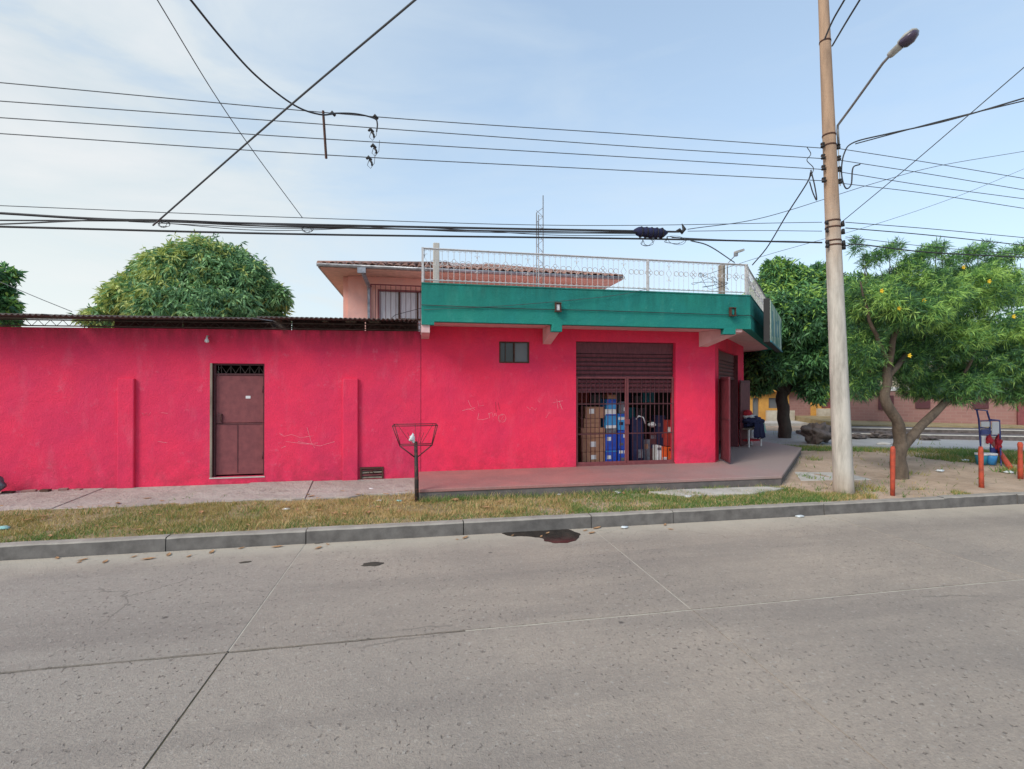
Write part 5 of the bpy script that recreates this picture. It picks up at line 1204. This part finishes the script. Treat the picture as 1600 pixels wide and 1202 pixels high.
# background trees behind the brick wall
def bgtree(u, vtop, vbase, Y, wpx, label):
    q = W(u, vbase, Y=Y); s_ = Y / ray(u, 0)[1] / F; T = thing('background_tree', (q.x, Y, .15), label, 'tree', 'trees beyond the brick wall')
    mb = MB(); limb(mb, [(q.x, Y, .15), (q.x + .2, Y, 2), (q.x, Y, 3.5)], .25, .1, 8); mb.build('trunk', M['bark_dark'], T)
    r = wpx * s_ / 2; h = (vbase - vtop) * s_ / 2
    ls = [((q.x + r * .7 * math.cos(k * 1.3), Y + r * .5 * math.sin(k * 1.3), q.z + h * (1 + .5 * math.sin(k * 2.1))), (r * .6, r * .6, h * .55)) for k in range(7)]
    crown('crown', T, ls, 1500, 6, .42, .075, L_DARK, down=.3, shell=.4, probs=(.45, .5, .05))
bgtree(1345, 470, 640, 27, 130, 'tall dark tree beyond the brick wall just right of the utility pole')
bgtree(1440, 500, 640, 25, 150, 'rounded dark tree beyond the brick wall behind the forked trunk')
bgtree(1540, 490, 640, 24, 150, 'dark tree beyond the brick wall behind the blue rack')
bgtree(1640, 470, 650, 23, 150, 'dark tree beyond the brick wall at the right edge')

# ================================================================== FAR BUILDINGS
b0 = W(1322, 657, z=.47); b1 = W(1588, 664, z=.47); FBW = Fr((b0.x, b0.y), (b1.x, b1.y))
bwz = FBW.z_at(1360, 611); bk = thing('brick_wall', (b0.x, b0.y, .2), 'long low brown brick wall with stepped top and pale coping beyond the cross street', 'wall')
cut = FBW.s_at(1437), FBW.s_at(1452), FBW.s_at(1521), FBW.s_at(1545)
mb = MB(); L_ = FBW.len
o = wall_mesh(MB(), FBW, 0, L_, .2, bwz, [], .25).build('wall', M['brick'], bk)
for a_, b_ in ((0.1, FBW.s_at(1437)), (FBW.s_at(1552), L_ - .1)): MB().box(FBW, a_, b_, -.28, .04, bwz + .002, bwz + .16).build('coping', M['white'], bk)
for ua, ub, vt, vb_ in ((1430, 1453, 612, 638), (1519, 1544, 616, 638), (1372, 1396, 618, 640)): MB().box(FBW, FBW.s_at(ua), FBW.s_at(ub), .002, .05, FBW.z_at(ua, vb_), FBW.z_at(ua, vt)).build('panel', M['maroon_dark'], bk)
MB().box(FBW, L_ - .0, L_ + .5, -.3, .12, .2, bwz + .1).build('pier', M['maroon'], bk)
FB2 = Fr(tuple(FBW(L_ + .5, 0, 0)[:2]), tuple(FBW(L_ + 12, 0, 0)[:2])); wall_mesh(MB(), FB2, 0, 11, .2, bwz + .1, [], .25).build('wall', M['brick'], bk)
# grey shed roof behind wall
sh = thing('grey_shed', FBW(8, -6, .2), 'grey roofed building glimpsed behind the brick wall', 'building')
MB().box(FBW, 1.5, 9, -9, -5, .2, 3.0).build('wall', M['cream'], sh); MB().box(FBW, 1.2, 9.3, -9.3, -4.7, 3.003, 3.2).build('roof', M['gutter'], sh)
# yellow house
y0 = W(1166, 657, z=.25); y1 = W(1322, 657, z=.25); FY = Fr((y0.x, y0.y), (y1.x + 1, y1.y)); 
yh = thing('yellow_house', (y0.x, y0.y, .2), 'yellow single storey house with red upper gable seen below the dark tree', 'house')
ztop = FY.z_at(1200, 612)
du = lambda u: FY.s_at(u)
wins = [(du(1176), du(1186), .3, FY.z_at(1180, 622)), (du(1201), du(1216), FY.z_at(1210, 638), FY.z_at(1210, 622)), (du(1284), du(1312), FY.z_at(1290, 638), FY.z_at(1290, 621)), (du(1233), du(1267), FY.z_at(1250, 652), FY.z_at(1250, 612.5))]
wall_mesh(MB(), FY, -3, FY.len + 1, .2, ztop, wins, .2).build('wall', M['yellow'], yh)
MB().box(FY, wins[0][0], wins[0][1], -.15, -.08, .3, wins[0][3]).build('door', M['frost'], yh)
MB().box(FY, wins[1][0], wins[1][1], -.15, -.08, wins[1][2], wins[1][3]).build('window', M['frost'], yh)
MB().box(FY, wins[2][0], wins[2][1], -.15, -.08, wins[2][2], wins[2][3]).build('window', M['maroon'], yh)
MB().box(FY, wins[3][0], wins[3][1], -.13, -.04, wins[3][2], wins[3][3]).build('brick_infill', M['brick'], yh)
MB().box(FY, du(1190), du(1232), .35, .5, .2, FY.z_at(1200, 641)).build('front_wall', M['cream'], yh)
MB().box(FY, du(1268), FY.len + .9, .35, .5, .2, FY.z_at(1290, 638)).build('front_wall', M['cream'], yh)
MB().box(FY, -3.2, FY.len + 1.1, -.3, .35, ztop + .002, ztop + .22).build('eave', M['yellow'], yh)
M['salmon'] = simple('salmon_paint', (.60, .17, .13), .8, (.5, .13, .10), 3)
A = [FY(du(1185), -.5, ztop + .23), FY(du(1300), -.5, ztop + .23), FY(du(1285), -.5, ztop + 1.6), FY(du(1200), -.5, ztop + 2.3)]
MB().loft(A, [q - FY.n * 3 for q in A]).build('upper_gable', M['salmon'], yh)
MB().box(FY, -4, FY.len + 3, .52, 2.2, .1, .27).build('far_pavement', M['concrete_light'], kind='structure')

# ================================================================== POSTS, RACK, BOULDER, LITTER
def post(u, vt, vb_, wpx, label, lean=0):
    q = W(u, vb_, z=.16); s_ = q.y / ray(u, 0)[1] / F; h = (vb_ - vt) * s_; r = wpx * s_ * .32
    rn = random.Random(u); mb = MB(); mb.tube([(q.x + lean * h * k, q.y, .13 + h * k) for k in (0, .3, .6, .85, .97, 1.03)], [r * (1 + rn.uniform(-.08, .12)) for _ in range(5)] + [r * .75], 9)
    mb.build('wooden_post', M['orange'], label=label, cat='post', group='orange wooden posts', origin=(q.x, q.y, .13))
post(1394, 697, 773, 10, 'thick orange post in front of the forked tree', .01)
post(1533, 697, 762, 10, 'orange post in front of the blue rack', -.02)
post(1594, 690, 747, 10, 'orange post at the right edge of the picture', -.01)
qa = W(1550, 690, Y=9.35); qb = W(1579, 732, z=.17); 
MB().tube([qa, qa.lerp(qb, .5), qb], .05, 8).build('wooden_post', M['orange'], label='orange post leaning slantwise against the blue rack', cat='post', group='orange wooden posts')
rk0 = W(1545, 727, z=.16); FR = Fr((rk0.x - .5, rk0.y + .1), (rk0.x + .5, rk0.y + .25))
def rp(u, v, o=0): s = FR.s_at(u, o); return FR(s, o, FR.z_at(u, v, o))
rk = thing('blue_rack', (rk0.x, rk0.y, .16), 'blue metal frame cart leaning under the tree behind the orange posts', 'cart')
mb = MB()
for L in ([(1526, 641), (1529, 655), (1532, 700), (1533, 727)], [(1542, 643), (1546, 656), (1547, 700), (1550, 727)], [(1548, 656), (1561, 657), (1562, 680), (1563, 725)]): mb.tube([rp(*q) for q in L], .018, 6)
for L in ([(1523, 640), (1543, 642)], [(1531, 658), (1561, 657)], [(1532, 668), (1547, 670)], [(1532, 680), (1562, 681)], [(1547, 700), (1563, 701)], [(1549, 674), (1560, 662)]): mb.tube([rp(*q) for q in L], .012, 6)
mb.tube([rp(1532, 700), rp(1533, 727, .3)], .014, 6); mb.tube([rp(1562, 690), rp(1564, 727, .3)], .014, 6)
mb.build('frame', M['bluepaint'], rk)
mb = MB(); A = [rp(1550, 659, .02), rp(1561, 659, .02), rp(1561, 679, .02), rp(1550, 679, .02)]; mb.loft(A, [q + Vector((0, .01, 0)) for q in A]); mb.build('panel', M['tape'], rk)
for uu0, vv0, uu1, vv1, mt_ in ((1533, 659, 1546, 667, 'tape'), (1534, 682, 1546, 699, 'white'), (1549, 700, 1561, 708, 'bluepaint'), (1533, 671, 1546, 679, 'bluepaint')):
    A = [rp(uu0, vv0, .03), rp(uu1, vv0, .03), rp(uu1, vv1, .03), rp(uu0, vv1, .03)]; MB().loft(A, [q + Vector((0, .012, 0)) for q in A]).build('panel', M[mt_], rk)
q = rp(1545, 690, .06); blob('red_cloth', (q.x, q.y, q.z - .06), .07, M['redcloth'], 12, 3, .9, (1.0, .5, 1.2), label='bundle of red cloth tied to the middle of the blue rack', cat='cloth')
q = rp(1562, 697, .06); blob('red_cloth', (q.x - .05, q.y, q.z - .15), .09, M['redcloth'], 13, 3, .9, (.7, .5, 1.7), label='smaller dark red bag hanging at the right side of the blue rack', cat='bag')
for (u, lab, mt) in ((1545, 'teal bucket under the left side of the blue rack', 'teal'), (1560, 'bright blue bucket under the right side of the blue rack', 'cyan')):
    q = W(u, 727, z=.17); T = thing('bucket', (q.x, q.y + .15, .17), lab, 'bucket', 'buckets under the rack')
    MB().tube([(q.x, q.y + .15, .165), (q.x, q.y + .15, .30), (q.x, q.y + .15, .37)], [.085, .10, .108], 14).build('body', M[mt], T)
    MB().tube([(q.x, q.y + .15, .371), (q.x, q.y + .15, .41)], [.115, .112], 14).build('rim', M['white'], T)
blob('boulder', W(1283, 697, z=.17) + Vector((0, .15, -.05)), .33, M['stone'], 1, 4, .6, (1.15, .9, .85), label='rough grey-brown boulder lying between the platform and the pole', cat='boulder')
for i, (u, v, r, lab) in enumerate(((1340, 688, .22, 'dark lump of rubble right behind the utility pole'), (1375, 687, .26, 'largest dark heap of rubble between pole and forked tree'), (1450, 690, .2, 'dark rubble lump right of the forked trunk'))):
    blob('rubble', W(u, v, z=.17), r, M['stone'], 20 + i, 4, .8, (1.3, .8, .36), label=lab, cat='rubble')
blob('pale_stone', W(1381, 697, z=.17), .13, M['concrete_light'], 31, 3, .3, (1.6, 1, .4), label='flat pale stone lying behind the forked trunk', cat='stone')
q = W(885, 757, z=.17); blob('pale_stone', W(1028, 762, z=.185), .07, M['concrete_light'], 33, 2, .3, (1.8, 1, .5), label='small pale stone in front of the platform below the grille', cat='stone')
# litter
lit = [(873, 772, .045, 'plastic_white', 'crumpled pale blue plastic in the grass below the small window'), (1075, 776, .05, 'plastic_white', 'crumpled white wrapper in the green grass'), (1249, 807, .05, 'plastic_white', 'pale wrapper lying against the kerb on the road'), (1468, 736, .06, 'plastic_white', 'white bag scrap on the sandy lot under the tree'), (1508, 720, .07, 'plastic_white', 'white plastic scrap left of the orange post'), (1575, 738, .07, 'plastic_white', 'white plastic bag between the two orange posts'),
       (5, 826, .06, 'plastic_teal', 'flattened mint green carton in the grass at the left edge'), (593, 782, .035, 'white', 'white paper scrap on the verge left of the basket post'), (624, 782, .035, 'plastic_teal', 'grey-green can flattened in the grass by the basket post'), (712, 781, .05, 'leafdry', 'curled tan leaf litter right of the basket post'), (580, 764, .04, 'white', 'flat white paper on the pavement below the hatch'), (448, 795, .035, 'white', 'small white paper scrap on the verge right of the door'), (975, 824, .04, 'plastic_white', 'clear plastic scrap on the road by the kerb'), (964, 770, .05, 'white', 'white paper strip at the edge of the green grass'), (524, 775, .03, 'white', 'tiny white scrap at the pavement edge near the pilaster')]
for i, (u, v, r, mt, lab) in enumerate(lit):
    z = .0 if (v > 800 and u > 960) else soil_z(*W(u, v, z=.18)[:2]) + .01
    q = W(u, v, z=z + .01); q.z = z - .004; blob('litter', q, r, M[mt], 40 + i, 2, .6, (1.3, .9, .35), label=lab, cat='litter')
def leaf_at(x, y, z, s, rn, nm='dry_leaf'):
    a_ = rn.uniform(0, 6.28); c_, s_ = math.cos(a_), math.sin(a_); mb = MB(); pts_ = []
    for (px_, py_) in ((-1, 0), (-.4, .32), (.3, .34), (1, 0), (.3, -.3), (-.4, -.34), (0, 0)):
        pts_.append((x + s * (px_ * c_ - py_ * s_), y + s * (px_ * s_ + py_ * c_), z + .004 + s * (.35 * abs(py_) + .25 * px_ * px_ * rn.uniform(.3, 1))))
    mb.add(pts_, [(0, 6, 1), (1, 6, 2), (2, 6, 3), (3, 6, 4), (4, 6, 5), (5, 6, 0)])
    mb.build(nm, M['leafdry'], label='dry curled tan leaf fallen on the verge or beside the kerb', cat='leaf', group='dry fallen leaves')
rn = random.Random(17)
for k in range(110):
    x = rn.uniform(-6.3, 3.6); y = rn.choice([rn.uniform(6.35, 8.2), rn.uniform(6.35, 8.2), rn.uniform(5.9, 6.15)]); z = 0 if y < 6.2 else max(.2 if y > 7.8 and x < 0 else 0, soil_z(x, y)) + (.03 if y < 7.7 else 0)
    if x > 0 and y > 7.4: continue
    leaf_at(x, y, z, rn.uniform(.03, .075), rn)
# puddle in the gutter
pp = [(784, 833), (800, 829), (850, 829), (880, 827), (901, 831), (905, 838), (898, 845), (880, 848), (858, 846), (846, 840), (820, 838), (798, 837)]
P_ = [W(u, v, z=.004) for u, v in pp]; P2 = quad_pts(P_ + [P_[0]], 5)[:-1]
MB().prism([(q.x + .05 * noise.noise(q * 9), min(q.y + .035 * noise.noise(q * 11 + Vector((3, 0, 0))), KY - .006)) for q in P2], .0005, .004).build('puddle', M['puddle'], kind='structure')
for (u, v, s_) in ((583, 881, .10), (498, 848, .05), (384, 878, .05)):
    q = W(u, v, z=.002); n = 14; rn2 = random.Random(u); MB().prism([(q.x + s_ * 1.3 * math.cos(6.283 * k / n) * rn2.uniform(.6, 1.1), q.y + s_ * .7 * math.sin(6.283 * k / n) * rn2.uniform(.6, 1.1)) for k in range(n)], .0005, .0025).build('oil_stain', M['joint'], kind='structure')

# ================================================================== GRASS
def grass(name, n, xr, yr, dens, hgt, matf, mats, label, wd=.0045):
    x = rng.uniform(*xr, n); y = rng.uniform(*yr, n)
    keep = np.array([rng.random() < dens(a, b) for a, b in zip(x, y)]); x = x[keep]; y = y[keep]; n = len(x)
    z = np.array([soil_z(a, b) for a, b in zip(x, y)])
    h = np.array([hgt(a, b) for a, b in zip(x, y)]) * (.5 + rng.random(n)); an = rng.uniform(0, 2 * np.pi, n); ln = h * rng.uniform(.2, 1.1, n); la_ = rng.uniform(0, 2 * np.pi, n)
    dx = np.cos(an) * wd; dy = np.sin(an) * wd
    co = np.stack([np.stack([x - dx, y - dy, z], 1), np.stack([x + dx, y + dy, z], 1), np.stack([x + np.cos(la_) * ln, y + np.sin(la_) * ln, z + h], 1)], 1).reshape(-1, 3)
    mi = np.array([matf(a, b) for a, b in zip(x, y)])
    me = fast_mesh(name, co, tris=np.arange(n * 3).reshape(-1, 3), mats=mats, mi=mi); o = bpy.data.objects.new(name, me); COL.objects.link(o); tag(o, label, 'grass', None, 'stuff'); return o
G_M = [leafmat('grass_green', (.12, .23, .055), (.17, .27, .07), .3), leafmat('grass_olive', (.33, .30, .09), (.38, .33, .11), .3), leafmat('grass_dry', (.62, .46, .22), (.52, .36, .16), .3)]
def gn(x, y, s): return noise.noise(Vector((x * s, y * s, 3.3)))
def vd(x, y):
    if y > 7.72 + .08 * gn(x, 0, 3) and x < -.9: return 0
    if x > 0 and y > 7.47: return 0
    e_ = 7.5 + .28 * gn(x, 5, 1.3) + .1 * gn(x, 9, 5)
    if x < .2 and y > e_: return .25
    if x < 1.0: return .9 if gn(x, y, 1.9) > -.22 else .3
    if x < 3.6: return (.9 if gn(x, y, 2.2) > -.2 else .35) if y < 7.35 else .6
    if x < 6.2: return 1 if gn(x, y, 1.7) + (7.05 - y) * .9 > -.15 else .06
    return .95 if (gn(x, y, 1.6) > .05 and y < 6.8) or ((x - 6.3) ** 2 / .5 + (y - 6.55) ** 2 / .05 < 1) else .02
def vh(x, y):
    b_ = .036 + .04 * max(0, gn(x, y, 2.6)); 
    if x > 0 and y > 7.3: b_ = .075
    return b_
def vm(x, y):
    r = rng.random(); k = gn(x, y, 1.1)
    green = .22 if x < -2 else (.06 if x < 1.4 else (.25 if x < 2.1 else .7))
    if y < 6.55 and x < 6: green += .25
    if x > 0 and y > 7.3: green = .7
    green = green * .8 + k * .5
    if r < green: return 0
    dry = .35 if x < -2 else .8
    return 2 if rng.random() < dry else 1
grass('verge_grass', 150000, (-9, 8.6), (6.31, 8.0), vd, vh, vm, G_M, 'short patchy green and straw coloured grass on the verge between kerb and wall')
def ld(x, y):
    # band of weeds along the cross street and patches on the lot
    ax, ay = near0; bx_, by_ = near1; L = math.hypot(bx_ - ax, by_ - ay); c = ((bx_ - ax) * (ay - y) - (ax - x) * (by_ - ay)) / L
    wd_ = 1.0 + .5 * gn(x, y, .7) if x < 11.8 else 2.5 + .8 * gn(x, y, .7)
    if -.1 < c < wd_ and x > 8: return .95 if gn(x, y, 1) > -.35 else .3
    return .5 if gn(x, y, .9) > .36 else .01
grass('lot_weeds', 150000, (7, 22), (6.8, 17), ld, lambda x, y: .07 + .22 * max(0, gn(x, y, .8)) * (x > 11), lambda x, y: 0 if rng.random() < .75 + gn(x, y, 1) else 1, G_M, 'low weeds scattered over the sandy lot right of the pole', .009)
grass('grass_clumps', 30000, (-8, 7.5), (6.32, 7.55), lambda x, y: 1 if gn(x, y, 4.5) > .38 and not (x > 1.8 and y > 7.1) else 0, lambda x, y: .085, lambda x, y: 2 if rng.random() < (.55 if x < 2 else .2) else 0, G_M, 'taller ragged clumps of grass in the verge')
grass('pavement_weeds', 2600, (-3.6, -1.4), (7.95, 8.6), lambda x, y: 1 if abs(gn(x, y, 2.2)) < .10 and rng.random() < .5 else 0, lambda x, y: .03, lambda x, y: 0, G_M, 'weeds growing in the cracks of the cement pavement')
print('objects', len(bpy.data.objects))
